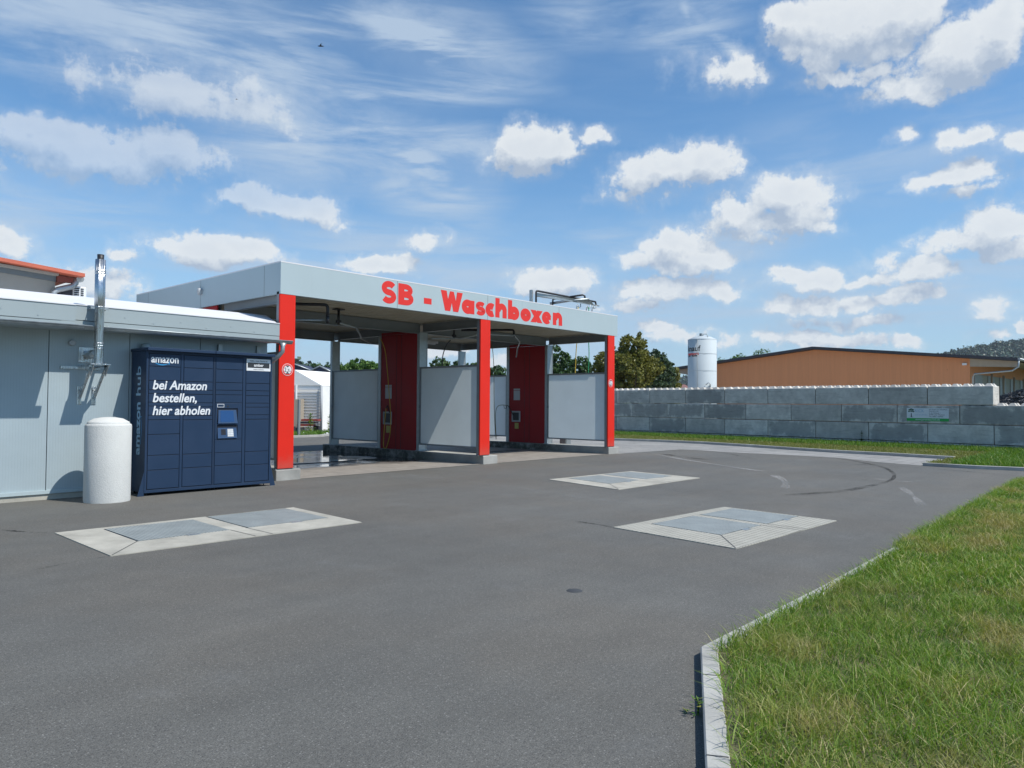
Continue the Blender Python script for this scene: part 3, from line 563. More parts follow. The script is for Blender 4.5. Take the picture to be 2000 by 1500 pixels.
# ------------------------------------------------------------------ mat wells in the asphalt
def slab(px, mats, m, label):
    c = [G(*p) for p in px]; x0 = (c[0].x+c[1].x)/2; x1 = (c[2].x+c[3].x)/2; y0 = (c[1].y+c[2].y)/2; y1 = (c[0].y+c[3].y)/2
    # keep the surveyed corners: slabs lie slightly skew
    root = empty('drain_slab', ((x0+x1)/2, (y0+y1)/2, 0)); tag(root, label, 'concrete slab', 'sunken concrete slabs with steel covers')
    def bil(u, v):
        return c[1]*(1-u)*(1-v)+c[2]*u*(1-v)+c[0]*(1-u)*v+c[3]*u*v
    L = root.location
    us = sorted({0.0, 1.0, *[q for a in mats for q in a[:2]]}); vs_ = sorted({0.0, 1.0, mats[0][2], mats[0][3]})
    fr = MB()
    for i in range(len(us)-1):
        for j in range(len(vs_)-1):
            um = (us[i]+us[i+1])/2; vm = (vs_[j]+vs_[j+1])/2
            if any(a[0] < um < a[1] and a[2] < vm < a[3] for a in mats): continue
            P = [bil(us[i], vs_[j]), bil(us[i+1], vs_[j]), bil(us[i+1], vs_[j+1]), bil(us[i], vs_[j+1])]; fr.quad(*[(p.x, p.y, 0.010) for p in P])
    edge = [bil(0, 0), bil(1, 0), bil(1, 1), bil(0, 1)]
    for i in range(4): p, q = edge[i], edge[(i+1) % 4]; fr.quad((p.x, p.y, -0.02), (q.x, q.y, -0.02), (q.x, q.y, 0.010), (p.x, p.y, 0.010))
    fr.build('concrete_frame', m, root, loc=L)
    gp = MB()   # joint lines: mitre at the corner and pair of cuts beside the middle bar
    def cut(p, q, w=0.011):
        d = (q-p).normalized(); k = Vector((d.y, -d.x, 0))*w/2; gp.quad(*[(v.x, v.y, 0.0125) for v in (p+k, q+k, q-k, p-k)])
    a0, a1 = mats
    cut(bil(0.005, 0.005), bil(a0[0], a0[2])); cut(bil(a0[1], a0[2]), bil(a0[1]+0.01, 0.0)); cut(bil(a1[0], a1[2]), bil(a1[0]+0.01, 0.0))
    gp.build('joint_line', M_SEAM, root, loc=L)
    for a in mats:
        P = [bil(a[0], a[2]), bil(a[1], a[2]), bil(a[1], a[3]), bil(a[0], a[3])]; cen = (P[0]+P[1]+P[2]+P[3])/4
        w = MB(); w.quad(*[(p.x, p.y, -0.02) for p in P])
        for i in range(4): p, q = P[i], P[(i+1) % 4]; w.quad((p.x, p.y, -0.02), (q.x, q.y, -0.02), (q.x, q.y, 0.010), (p.x, p.y, 0.010))
        w.build('cover_recess', M_SEAM, root, loc=L)
        Q = [cen+(p-cen)*0.975+Vector((.010, .006, 0)) for p in P]; cv = MB(); cv.prism([(p.x, p.y) for p in Q], -0.015, 0.011); pl = cv.build('cover_plate', M_TREAD, root, loc=L)
        hd = MB(); hc = P[0]*0.42+P[1]*0.58; hd.box(hc.x-0.075, hc.x+0.075, hc.y-0.05, hc.y+0.02, 0.0105, 0.0145); hd.build('lifting_tab', M_GALV, pl, loc=cen); pl
    return root
slab([(107, 1042), (216, 1087), (706, 1021), (573, 992)], [(0.155, 0.505, 0.33, 0.93), (0.575, 0.955, 0.33, 0.99)], M_CONC, 'pale concrete slab with two steel chequer plate covers in front of the white pillar')
slab([(1197, 1031), (1437, 1073), (1634, 1018), (1415, 991)], [(0.21, 0.585, 0.30, 0.90), (0.64, 0.985, 0.30, 0.90)], M_GROOVE, 'grooved concrete slab with two steel covers nearest the grass kerb')
slab([(1072, 937), (1208, 957), (1367, 934), (1233, 921)], [(0.17, 0.53, 0.33, 0.94), (0.60, 0.95, 0.33, 0.97)], M_CONC, 'smaller looking pale slab with two steel covers in front of the right wash bay')

# ------------------------------------------------------------------ wash building
wb = empty('car_wash_building', (7.97, 13.6, 0)); tag(wb, 'open two bay car wash with flat grey canopy and red columns', 'car wash')
ZT, ZB, DK = 4.456, 3.81, 3.90; X0, X1, Y0, Y1 = 7.97, 20.12, 13.6, 20.95
def P(mb, name, m, bevel=0.0, parent=None, **k): return mb.build(name, m, parent or wb, bevel, **k)
# fascia: front, left, right and rear sheets, with folded lower lip
fa = MB(); fa.box(X0, X1, Y0, Y0+0.05, ZB, ZT); fa.box(X0, X0+0.05, Y0+0.05, Y1-0.05, ZB, ZT); fa.box(X1-0.05, X1, Y0+0.05, Y1-0.05, ZB, ZT); fa.box(X0, X1, Y1-0.05, Y1, ZB, ZT)
fa.box(X0+0.05, X1-0.05, Y0+0.05, Y0+0.14, ZB, ZB+0.01); fasc = P(fa, 'fascia', M_FASC)
cp = MB(); cp.box(X0-0.003, X1+0.003, Y0-0.003, Y0+0.10, ZT, ZT+0.025); cp.box(X0-0.003, X0+0.10, Y0+0.10, Y1+0.003, ZT, ZT+0.025); cp.box(X1-0.10, X1+0.012, Y0+0.10, Y1+0.012, ZT, ZT+0.025); cp.box(X0+0.10, X1-0.10, Y1-0.1, Y1+0.012, ZT, ZT+0.025); P(cp, 'coping', M_ROOFW)
for x in (10.997, 14.041, 17.065): sm = MB(); sm.box(x-0.004, x+0.004, Y0-0.0012, Y0+0.002, ZB, ZT); P(sm, 'panel_joint', M_SEAM, parent=fasc)
for y in (14.249, 17.161, 20.172): sm = MB(); sm.box(X0-0.0012, X0+0.002, y-0.004, y+0.004, ZB, ZT); P(sm, 'panel_joint', M_SEAM, parent=fasc)
# corrugated roof deck: ribs run along x
dk = MB(); prof = []; y = Y0+0.05
while y < Y1-0.06:
    prof += [(y, DK), (y+0.13, DK), (y+0.14, DK+0.09), (y+0.24, DK+0.09), (y+0.25, DK)]; y += 0.25
prof = [(min(a, Y1-0.06), z) for a, z in prof]
for i in range(len(prof)-1):
    (a, za), (b, zb) = prof[i], prof[i+1]
    if b > a+1e-6: dk.quad((X0+0.05, a, za), (X1-0.05, a, za), (X1-0.05, b, zb), (X0+0.05, b, zb))
P(dk, 'roof_deck', M_DECK)
rf = MB(); rf.box(X0+0.05, X1-0.05, Y0+0.05, Y1-0.05, 4.14, 4.18); P(rf, 'roof_membrane', M_ROOFW)
# beams
def ibeam(mb, a, b, axis, c, z0, z1, w=0.14, t=0.014):
    """I section along x or y from a to b centred on c"""
    for (za, zb_, hw) in ((z0, z0+t, w/2), (z1-t, z1, w/2), (z0+t, z1-t, 0.006)):
        if axis == 'y': mb.box(c-hw, c+hw, a, b, za, zb_)
        else: mb.box(a, b, c-hw, c+hw, za, zb_)
bmY = [8.12, 14.13, 19.88]
for x in bmY:
    q = MB(); ibeam(q, Y0+0.16, 16.28, 'y', x, 3.64, 3.87); ibeam(q, 16.42, Y1-0.1, 'y', x, 3.64, 3.87); P(q, 'side_beam', M_STEEL)
for i in range(2):
    q = MB(); ibeam(q, bmY[i]+0.08, bmY[i+1]-0.08, 'x', 16.35, 3.60, 3.88); P(q, 'cross_beam', M_STEEL)
    q = MB(); ibeam(q, bmY[i]+0.08, bmY[i+1]-0.08, 'x', 20.62, 3.60, 3.88); P(q, 'rear_beam', M_STEEL)
# fluorescent lamps behind the rear beam
for x in (11.4, 17.4):
    q = MB(); q.box(x-0.6, x+0.6, 19.9, 20.12, 3.74, 3.84); l_ = P(q, 'strip_light', M_LAMP, 0.01)
    q = MB(); q.lathe([(0.03, -0.55), (0.03, 0.55)], (0, 0, 0), 10)
    q = MB(); q.tube([(x-.55, 20.01, 3.725), (x+.55, 20.01, 3.725)], .02, 8); P(q, 'light_tube', M_WHITE, parent=l_)
PL = [(7.93, 8.5), (13.92, 14.47), (19.64, 20.22)]
for a, b in PL: q = MB(); q.box(a, b, 13.6, 21.0, -0.05, 0.22); P(q, 'plinth', M_PLINTH, 0.02, seg=2)
CX = [(7.965, 8.325), (13.79, 14.16), (19.60, 19.965)]
for ci, (a, b) in enumerate(CX):
    q = MB(); w = b-a
    q.box(a+.005, a+0.025, 13.655, 13.745, 0.222, ZB+0.05); q.box(b-0.025, b-0.005, 13.655, 13.745, 0.222, ZB+0.05); q.box(a+0.025, b-0.025, 13.735, 13.743, 0.222, ZB+0.05)
    q.box(a-0.03, b+0.03, 13.63, 13.79, 0.221, 0.236)
    P(q, 'front_post', M_STEEL)
    q = MB(); q.box(a, b, 13.605, 13.652, 0.24, ZB-0.002); cl = P(q, 'red_cladding', M_RED, 0.006)
    # height limit sign: red ring, white disc, two black arrow heads, figures
    if ci in (0, 2):
        cx = (PX_ := PY(561.5, 722, 13.6)).x if ci == 0 else PY(1192.8, 748.5, 13.6).x; cz = PX_.z if ci == 0 else PY(1192.8, 748.5, 13.6).z; r = 0.125 if ci == 0 else 0.125; yy = 13.603
        def disc(r_, d, mm, nm, par_):
            q = MB(); k = 40; q.extr([(cx+r_*math.cos(2*math.pi*i/k), yy-d, cz+r_*math.sin(2*math.pi*i/k)) for i in range(k)], (0, 0.0012, 0)); return P(q, nm, mm, parent=par_)
        sg = disc(r, 0.004, M_WHITE, 'height_limit_sign', cl); 
        disc(r*0.93, 0.0055, M_REDP, 'sign_border', cl); disc(r*0.72, 0.007, M_WHITE, 'sign_face', cl)
        for s_ in (1, -1):
            q = MB(); q.extr([(cx-0.045, yy-0.0085, cz+s_*r*0.68), (cx+0.045, yy-0.0085, cz+s_*r*0.68), (cx, yy-0.0085, cz+s_*r*0.36)], (0, 0.001, 0)); P(q, 'arrow_mark', M_DARK, parent=cl)
        text('2', 'lettering', M_DARK, cl, (cx-0.078, yy-0.0085, cz-0.045), (1, 0, 0), (0, 0, 1), 0.125, off=0.001, sx=0.8); text(',7', 'lettering', M_DARK, cl, (cx-0.022, yy-0.0085, cz-0.045), (1, 0, 0), (0, 0, 1), 0.085, off=0.001)
        text('m', 'lettering', M_DARK, cl, (cx+0.032, yy-0.0085, cz-0.045), (1, 0, 0), (0, 0, 1), 0.055)
# middle and rear posts of galvanised steel, panels, cabinets (two dividing lines)
for li, xd in enumerate((8.0, 13.98, 19.76)):
    q = MB(); q.box(xd+0.0, xd+0.02, 16.25, 16.36, 0.222, 3.63); q.box(xd+0.28, xd+0.30, 16.25, 16.36, 0.222, 3.63); q.box(xd+0.02, xd+0.28, 16.26, 16.27, 0.222, 3.63); q.box(xd-0.03, xd+0.33, 16.2, 16.39, 0.221, 0.236); P(q, 'middle_post', M_GALV)
    q = MB(); q.box(xd-0.01, xd+0.05, 18.03, 18.16, 0.222, 3.63); P(q, 'cabinet_post', M_GALV, 0.003)
    q = MB(); q.box(xd, xd+0.02, 20.6, 20.71, 0.222, 3.60); q.box(xd+0.28, xd+0.30, 20.6, 20.71, 0.222, 3.60); q.box(xd+0.02, xd+0.28, 20.61, 20.62, 0.222, 3.60); P(q, 'rear_post', M_GALV)
    for (ya, yb) in ((13.80, 16.24), (18.17, 20.58)):
        q = MB(); q.box(xd+0.012, xd+0.052, ya, yb, 2.58, 2.63); q.box(xd+0.012, xd+0.052, ya, yb, 0.40, 0.44); q.box(xd+0.012, xd+0.052, ya, ya+0.035, 0.44, 2.58); q.box(xd+0.012, xd+0.052, yb-0.035, yb, 0.44, 2.58); q.box(xd-0.03, xd+0.012, yb-0.06, yb-0.0, 1.45, 1.53); fr = P(q, 'splash_panel_frame', M_STEEL)
        q = MB(); q.quad((xd+0.032, ya+0.034, 0.439), (xd+0.032, yb-0.034, 0.439), (xd+0.032, yb-0.034, 2.581), (xd+0.032, ya+0.034, 2.581)); P(q, 'splash_panel', M_PANEL, parent=fr)
    # equipment cabinet
    q = MB(); q.box(xd, xd+0.29, 16.375, 18.025, 0.222, 3.62); cab = P(q, 'equipment_cabinet', M_REDD, 0.01)
    q = MB(); q.box(xd-0.003, xd, 17.06, 17.072, 0.24, 3.61); q.box(xd-0.003, xd, 17.28, 17.292, 0.24, 3.61); P(q, 'cabinet_joint', M_SEAM, parent=cab)
    q = MB(); q.box(xd, xd+0.025, 16.375, 17.10, 3.625, 3.80); q.box(xd, xd+0.025, 17.10, 18.025, 3.625, 3.70); P(q, 'cabinet_head', M_REDD, parent=cab)
    if li:
        X = xd-0.004
        q = MB(); q.box(X-0.006, X, 17.50, 17.80, 1.72, 2.06); q.box(X-0.006, X, 17.50, 17.80, 2.075, 2.13); nb = P(q, 'notice_board', M_PAPER, parent=cab)
        # payment panel: grey bezel around a dark recess
        q = MB(); q.box(X-0.03, X, 17.47, 17.52, 0.95, 1.33); q.box(X-0.03, X, 17.82, 17.87, 0.95, 1.33); q.box(X-0.03, X, 17.52, 17.82, 0.95, 1.0); q.box(X-0.03, X, 17.52, 17.82, 1.28, 1.33); P(q, 'payment_panel', M_GREYL, parent=cab, bevel=0.004)
        q = MB(); q.box(X-0.008, X, 17.52, 17.82, 1.0, 1.28); P(q, 'payment_screen', M_BLACK, parent=cab)
        q = MB(); q.box(X-0.004, X, 17.56, 17.74, 0.70, 0.91); P(q, 'yellow_notice', M_YEL, parent=cab)
# floor of the bays
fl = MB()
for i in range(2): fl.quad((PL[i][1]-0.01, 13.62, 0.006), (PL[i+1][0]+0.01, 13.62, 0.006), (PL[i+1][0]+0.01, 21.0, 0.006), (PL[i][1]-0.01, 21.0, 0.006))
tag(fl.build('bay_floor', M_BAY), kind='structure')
for i in range(2):
    a = PL[i][1]+0.6; b = PL[i+1][0]-0.6; q = MB(); q.box(a, b, 16.72, 16.98, -0.1, 0.0062)
    for k in range(int((b-a)/0.03)): q.box(a+k*0.03, a+k*0.03+0.012, 16.74, 16.96, 0.0062, 0.010)
    o = q.build('drain_grating', M_SEAM, loc=((a+b)/2, 16.85, 0)); tag(o, ['dark steel drain grating across the wet floor of the left wash bay', 'dark steel drain grating across the floor of the right wash bay'][i], 'drain')
# fascia lettering: heavy geometric capitals built from strokes
LT = fasc
def stroke(mb, pts, w, oz, closed=False):
    """thick flat stroke in letter space -> world x,z"""
    P_ = [Vector((p[0], p[1])) for p in pts]; n = len(P_); ls = []; rs = []
    for i in range(n):
        a = P_[(i-1) % n] if (closed or i) else None; b = P_[(i+1) % n] if (closed or i < n-1) else None
        d0 = (P_[i]-a).normalized() if a is not None else (b-P_[i]).normalized(); d1 = (b-P_[i]).normalized() if b is not None else d0
        t = (d0+d1).normalized(); nn = Vector((-t.y, t.x)); k = 1/max(0.35, nn.dot(Vector((-d0.y, d0.x)))); ls.append(P_[i]+nn*w/2*k); rs.append(P_[i]-nn*w/2*k)
    rng_ = range(n if closed else n-1)
    for i in rng_: j = (i+1) % n; mb.add([(q.x, oz, q.y) for q in (ls[i], ls[j], rs[j], rs[i])], [(0, 1, 2, 3)])
def arc(cx, cy, rx, ry, a0, a1, n=16): return [(cx+rx*math.cos(R(a0+(a1-a0)*i/n)), cy+ry*math.sin(R(a0+(a1-a0)*i/n))) for i in range(n+1)]
def letter(ch, x0, x1, z0, z1):
    mb = MB(); w = 0.182; Y = Y0-0.0012; W_ = x1-x0; H_ = z1-z0; d = [0]
    def S(pts, ww=w, closed=False): d[0] += 1; stroke(mb, pts, ww, Y-0.0006*d[0], closed)
    h = w/2
    if ch in 'Ss':
        t = .142 if ch == 'S' else .112; ry = (H_-t)/4; rx = (W_-t)/2; S(arc(x0+W_*.51, z1-t/2-ry, rx*.96, ry, 28, 268, 18)+arc(x0+W_*.49, z0+t/2+ry, rx, ry, 88, -152, 18), t)
    elif ch == 'B':
        S([(x0+h, z0), (x0+h, z1)])
        t = .128; zm = z0+H_*.51; ru = (z1-zm)/2-t*.3; rl_ = (zm-z0)/2-t*.3
        S([(x0+h, z1-t/2)]+arc(x0+W_*.48, z1-t/2-ru, W_*.46-t/2, ru, 90, -90, 12)+[(x0+h, z1-t/2-2*ru)], t); S([(x0+h, z0+t/2+2*rl_)]+arc(x0+W_*.5, z0+t/2+rl_, W_*.5-t/2, rl_, 90, -90, 12)+[(x0+h, z0+t/2)], t)
    elif ch == '-': mb.quad((x0, Y-.0006, z0), (x1, Y-.0006, z0), (x1, Y-.0006, z1), (x0, Y-.0006, z1))
    elif ch == 'W':
        t = W_*.265; b = W_*.235; m_ = W_/2
        for pts in ([(x0, z1), (x0+t, z1), (x0+W_*.34+b*.35, z0+.0), (x0+W_*.20, z0)], [(x0+W_*.20, z0), (x0+W_*.20+b, z0), (x0+m_+t*.33, z1), (x0+m_-t*.33-.0, z1)], [(x0+m_-t*.33, z1), (x0+m_+t*.33, z1), (x0+W_*.80, z0), (x0+W_*.80-b, z0)], [(x0+W_*.80-b*.75, z0), (x0+W_*.80, z0), (x1, z1), (x1-t, z1)]):
            d[0] += 1; mb.add([(p[0], Y-.0006*d[0], p[1]) for p in pts], [(0, 1, 2, 3)])
    elif ch == 'a': S(arc(x0+W_*.46, (z0+z1)/2, W_*.46-h*.95, H_*.5-h*.9, 0, 360, 24)[:-1], w*.95, True); S([(x1-h*.92, z0+.006), (x1-h*.92, z1-.01)], w*.92)
    elif ch == 'c': S(arc(x0+W_*.62, (z0+z1)/2, W_*.62-h*.95, H_*.5-h*.9, 52, 308, 20), w*.95)
    elif ch == 'o': S(arc((x0+x1)/2, (z0+z1)/2, W_*.5-h*.95, H_*.5-h*.95, 0, 360, 26)[:-1], w*.95, True)
    elif ch == 'h' or ch == 'n':
        xh = (z1 if ch == 'n' else z0+.375); S([(x0+h*.92, z0), (x0+h*.92, z1)], w*.92); S([(x0+h, xh-.16)]+arc(x0+W_*.56, xh-.165, W_*.44-h*.92, .10, 165, 0, 10)+[(x1-h*.92, z0)], w*.92)
    elif ch == 'b': S([(x0+h*.92, z0+.006), (x0+h*.92, z1)], w*.92); S(arc(x0+W_*.54, z0+.182, W_*.46-h*.95, .182-h*.9, 0, 360, 24)[:-1], w*.95, True)
    elif ch == 'x':
        t = W_*.45
        for pts in ([(x0, z0), (x0+t, z0), (x1, z1), (x1-t, z1)], [(x0, z1), (x0+t, z1), (x1, z0), (x1-t, z0)]): d[0] += 1; mb.add([(p[0], Y-.0006*d[0], p[1]) for p in pts], [(0, 1, 2, 3)])
    elif ch == 'e': S(arc((x0+x1)/2, (z0+z1)/2, W_*.5-h*.9, H_*.5-h*.80, -40, -350, 24), w*.80); S([(x0+h, z0+H_*.47), (x1-h*.35, z0+H_*.47)], w*.42)
    return mb.build('lettering', M_REDP, LT)
B = 3.905; XH = 4.262; CA = 4.408
for ch, x0, x1, z0, z1 in (('S', 10.527, 10.967, B-.012, CA+.012), ('B', 11.023, 11.486, B, CA), ('-', 11.816, 12.063, 4.005, 4.15), ('W', 12.362, 13.117, B, CA), ('a', 13.104, 13.528, B-.008, XH), ('s', 13.601, 13.94, B-.008, XH), ('c', 13.975, 14.292, B-.008, XH),
    ('h', 14.349, 14.768, B, CA+.02), ('b', 14.851, 15.281, B-.006, CA+.02), ('o', 15.365, 15.776, B-.008, XH), ('x', 15.789, 16.29, B, XH-.008), ('e', 16.287, 16.698, B-.008, XH), ('n', 16.791, 17.199, B, XH+.004)): letter(ch, x0-(.016 if ch.islower() else 0), x1+(.016 if ch.islower() else 0), z0, z1)
# twilight sensor on the side fascia
p = PX(394, 570, 7.965); q = MB(); q.lathe([(0.001, -0.085), (0.03, -0.08), (0.05, -0.04), (0.055, 0.03), (0.045, 0.07), (0.001, 0.085)], (p.x-0.055, p.y, p.z), 16); q.box(p.x-0.05, p.x+0.004, p.y-0.04, p.y+0.04, p.z-0.06, p.z+0.06); o = q.build('twilight_sensor', M_GREYL, loc=p); tag(o, 'small pale grey light sensor on the side of the canopy fascia', 'light sensor')

# ceiling booms, hoses, lances
def pipe(pts, r, name, m, parent, curved=False, seg=8):
    q = MB(); q.tube(wobble_curve(pts, 6) if curved else pts, r, seg); o = q.build(name, m, parent, loc=parent.location if parent else None); return o
def bend(a, b, c, r=0.08, n=4):
    a, b, c = Vector(a), Vector(b), Vector(c); u = (a-b).normalized()*r; v = (c-b).normalized()*r
    return [b+u*(1-t)**2 + v*t**2 for t in [i/n for i in range(n+1)]]
def boom(x, y, arms, label):
    root = empty('ceiling_boom', (x, y, 3.88)); tag(root, label, 'wash boom')
    q = MB(); q.tube([(x, y, 3.88), (x, y, 3.5)], 0.03, 10); q.lathe([(0.07, 3.55), (0.07, 3.61)], (x, y, 0), 14); q.box(x-0.11, x+0.11, y-0.11, y+0.11, 3.86, 3.88); q.build('pivot', M_BLACK, root, loc=root.location)
    for pts in arms: pipe(pts, 0.024, 'boom_arm', M_GALV, root)
    return root
b1 = boom(10.55, 15.3, [[(10.55, 15.3, 3.55), (11.25, 15.56, 3.50), (11.65, 15.95, 3.40), (12.2, 16.6, 3.34), (13.05, 17.3, 3.30)]], 'cranked steel ceiling boom carrying the hose in the left wash bay')
pipe([(8.6, 13.25+1.2, 3.74), (9.15, 14.0, 3.74)] + bend((9.15, 14.0, 3.74), (9.3, 13.9, 3.74), (9.3, 13.9, 3.5)) + [(9.3, 13.9, 3.42)], 0.035, 'water_pipe', M_BLACK, b1)
pipe([(8.3, 14.4, 3.36), (9.3, 13.92, 3.40)], 0.016, 'boom_arm', M_GALV, b1); pipe([(9.3, 13.9, 3.5), (9.3, 13.9, 3.33)], 0.04, 'pivot_joint', M_BLACK, b1)
b2 = boom(14.95, 15.85, [[(14.95, 15.85, 3.52), (14.75, 15.3, 3.46), (15.35, 15.1, 3.62), (16.2, 14.6, 3.60)], [(14.2, 16.0, 3.45), (14.95, 15.85, 3.50)]], 'bent steel ceiling boom near the middle column of the right wash bay')
pipe([(15.3, 15.9, 3.78), (16.0, 15.0, 3.78)] + bend((16.0, 15.0, 3.78), (16.25, 14.65, 3.78), (16.25, 14.65, 3.5)) + [(16.25, 14.65, 3.56)], 0.035, 'water_pipe', M_BLACK, b2); pipe([(16.2, 14.6, 3.62), (17.6, 15.6, 3.55), (18.6, 16.6, 3.45), (19.0, 17.0, 3.2)], 0.022, 'boom_arm', M_GALV, b2)
def lance(pts, gun, label, m=None):
    m = m or M_YHOSE
    root = empty('spray_lance', Vector(gun[0])); tag(root, label, 'spray lance', 'wash bay spray lances')
    pipe(pts, 0.011, 'hose', m, root, True); pipe(gun, 0.016, 'gun', M_BLACK, root); g0 = Vector(gun[0])
    q = MB(); a = g0; q.tube([a, a+Vector((0.0, 0.03, -0.11)), a+Vector((0, 0.13, -0.10)), a+Vector((0, 0.15, 0.0))], 0.010, 6); q.build('trigger_guard', M_BLACK, root, loc=root.location)
    return root
XC = 13.93
h1 = [PX(742, 660, XC-.35), PX(748, 672, XC-.2), PX(753, 690, XC-.12), PX(757, 730, XC-.08), PX(760, 770, XC-.06), PX(763, 810, XC-.06), PX(762, 845, XC-.06), PX(756, 870, XC-.06), PX(752, 876, XC-.06), PX(749, 868, XC-.06), PX(751, 830, XC-.06), PX(754, 797, XC-.06)]
lance(h1, [PX(754, 797, XC-.06), PX(757, 792, XC-.07), PX(761, 806, XC-.03)], 'yellow hose and black spray lance hanging down the left red cabinet')
XC = 19.72
h2 = [PX(958, 665, XC-1.2), PX(962, 682, XC-1.0), PX(964.5, 720, XC-.8), PX(965, 780, XC-.7), PX(966, 820, XC-.65), PX(969, 858, XC-.6), PX(968, 830, XC-.5), PX(968, 805, XC-.4), PX(972, 794, XC-.3), PX(980, 791, XC-.2), PX(990, 792, XC-.15)]
lance(h2, [PX(990, 792, XC-.15), PX(993, 793, XC-.1), PX(1003, 812, XC-.02)], 'thin hose and black lance stuck in the right red cabinet', mat('olive_hose', (0.22, 0.21, 0.10), 0.5))
hb = [PX(880, 664, 14.75), PX(872, 674, 14.7), PX(866, 690, 14.65), PX(864, 704, 14.62), PX(863.5, 730, 14.62), PX(863, 800, 14.62)]
root = empty('spray_hose', hb[0]); tag(root, 'black hose hanging behind the middle splash panel', 'hose'); pipe(hb, 0.015, 'hose', M_BLACK, root, True)
# open air boom behind the canopy, mounted on the right hand cabinet
D = 17.0
ob = empty('rooftop_boom', (19.9, 17.0, 4.18)); tag(ob, 'black and galvanised pipe boom rising above the canopy roof', 'wash boom')
pa = PX(1038.5, 566, 19.8); q = MB(); q.box(19.78, 19.84, pa.y-0.03, pa.y+0.09, 4.18, pa.z); q.build('mast', M_GALV, ob, loc=ob.location)
def Q(x, y, dX): return PX(x, y, dX)
t1 = Q(1045, 568, 19.9); pipe([Vector((19.9, t1.y-0.05, 4.18)), Vector((19.9, t1.y-0.05, t1.z-0.1))] + bend(Vector((19.9, t1.y-0.05, t1.z-0.3)), Vector((19.9, t1.y-0.05, t1.z)), Q(1112, 580, 21.6)) + [Q(1112, 580, 21.6), Q(1150, 587, 22.5), Q(1163, 589.5, 22.9), Q(1164.5, 597, 22.95)], 0.035, 'water_pipe', M_BLACK, ob)
pipe([Q(1112, 580, 21.6), Q(1138, 576, 22.0), Q(1142, 578, 22.05), Q(1143, 588, 22.05)], 0.035, 'water_pipe', M_BLACK, ob)
pipe([Q(1074, 593, 21.3), Q(1112, 587, 21.7), Q(1151, 584.5, 22.1)], 0.05, 'cross_arm', M_GALV, ob)
pipe([Q(1079, 597, 21.3), Q(1080, 585, 21.3), Q(1085, 583.5, 21.4)], 0.032, 'water_pipe', M_BLACK, ob)
u0, u1, v0, v1 = Q(1048, 572, 20.0), Q(1170, 597.5, 23.1), Q(1048, 578.5, 20.0), Q(1160, 596, 22.8)
q = MB(); q.extr([u0, Q(1155, 588, 22.6), v1, v0], (0.02, 0.02, 0)); q.build('arm_plate', M_GALV, ob, loc=ob.location)
pipe([v0, Q(1112, 587.5, 21.6), u1], 0.02, 'lower_rail', M_STEEL, ob)
for (x, y, X) in ((1134, 601, 22.0), (1153, 603, 22.5), (1164, 603, 22.9)):
    a = Q(x, y-8, X); q = MB(); q.tube([a, a+Vector((0, 0, -.12)), a+Vector((-.14, 0, -.16)), a+Vector((-.18, 0, -.06)), a+Vector((-.24, 0, -.12)), a+Vector((-.26, 0, -.30))], 0.018, 6); q.build('hose_hook', M_GALV, ob, loc=ob.location)
for (xa, xb, X, mm, lb) in ((1129, 1124, 21.6, M_YHOSE, 'yellow hose hanging in the open air wash place right of the canopy'), (1150, 1149.5, 22.3, M_GHOSE, 'green hose hanging in the open air wash place right of the canopy')):
    pts = [PX(xa, 600, X), PX(xa-1, 650, X), PX(xb+1, 690, X), PX(xb-0.5, 727, X), PX(xb-3, 780, X), PX(xb-6, 840, X)]; root = empty('spray_hose', pts[0]); tag(root, lb, 'hose'); pipe(pts, 0.016, 'hose', mm, root, True)
# things standing behind the right splash panel, seen as dim shapes through it
s0 = PX(1104, 872, 21.0); root = empty('vacuum_cleaner', (s0.x, s0.y, 0)); tag(root, 'dark wash vacuum on a post seen dimly behind the right splash panel', 'vacuum cleaner')
q = MB(); q.prism([(s0.x-0.15, s0.y-0.16), (s0.x+0.15, s0.y-0.16), (s0.x+0.15, s0.y+0.16), (s0.x-0.15, s0.y+0.16)], 0.12, 0.85); q.build('housing', M_STEEL, root, 0.03, loc=root.location); q = MB(); q.box(s0.x-0.07, s0.x+0.07, s0.y-0.07, s0.y+0.07, 0, 0.12); q.build('foot', M_BLACK, root, loc=root.location)
pipe([Vector((s0.x, s0.y, 0.8)), Vector((s0.x-.2, s0.y-.25, 1.35)), Vector((s0.x-.3, s0.y-.55, 1.45))], 0.06, 'suction_hose', M_BLACK, root, True)

# ------------------------------------------------------------------ low panelled building
YW = 13.6
lb = empty('panelled_building', (-2.0, YW, 0)); tag(lb, 'low pale grey panelled building with white roof and gutter', 'building')
def Lb(mb, name, m, bevel=0.0, parent=None): return mb.build(name, m, parent or lb, bevel)
XE = 7.70; sx = [-2.4, -1.15, 0.1, 1.35, 2.585, 3.837, 5.079, 6.331, XE]
for a, b in zip(sx[:-1], sx[1:]):
    q = MB(); q.box(a+0.006, b-0.006, YW, YW+0.12, 0.15, 2.95); Lb(q, 'wall_panel', M_SANDW)
q = MB(); q.box(-2.4, XE-0.01, YW+0.02, 22, 0.15, 2.94); Lb(q, 'core_wall', M_SEAM)
q = MB(); q.box(XE-0.008, XE, YW+0.12, 22, 0.15, 2.95); Lb(q, 'end_wall', M_FASC2); q = MB(); q.box(-2.45, -2.4, YW, 22, 0.15, 2.95); Lb(q, 'end_wall', M_FASC2)
q = MB(); q.box(-2.45, XE+0.01, YW-0.035, YW+0.02, 0.095, 0.15); Lb(q, 'base_rail', M_FASC); q = MB(); q.box(-2.4, XE, YW-0.01, 22, -0.05, 0.093); Lb(q, 'foundation', M_CONC)
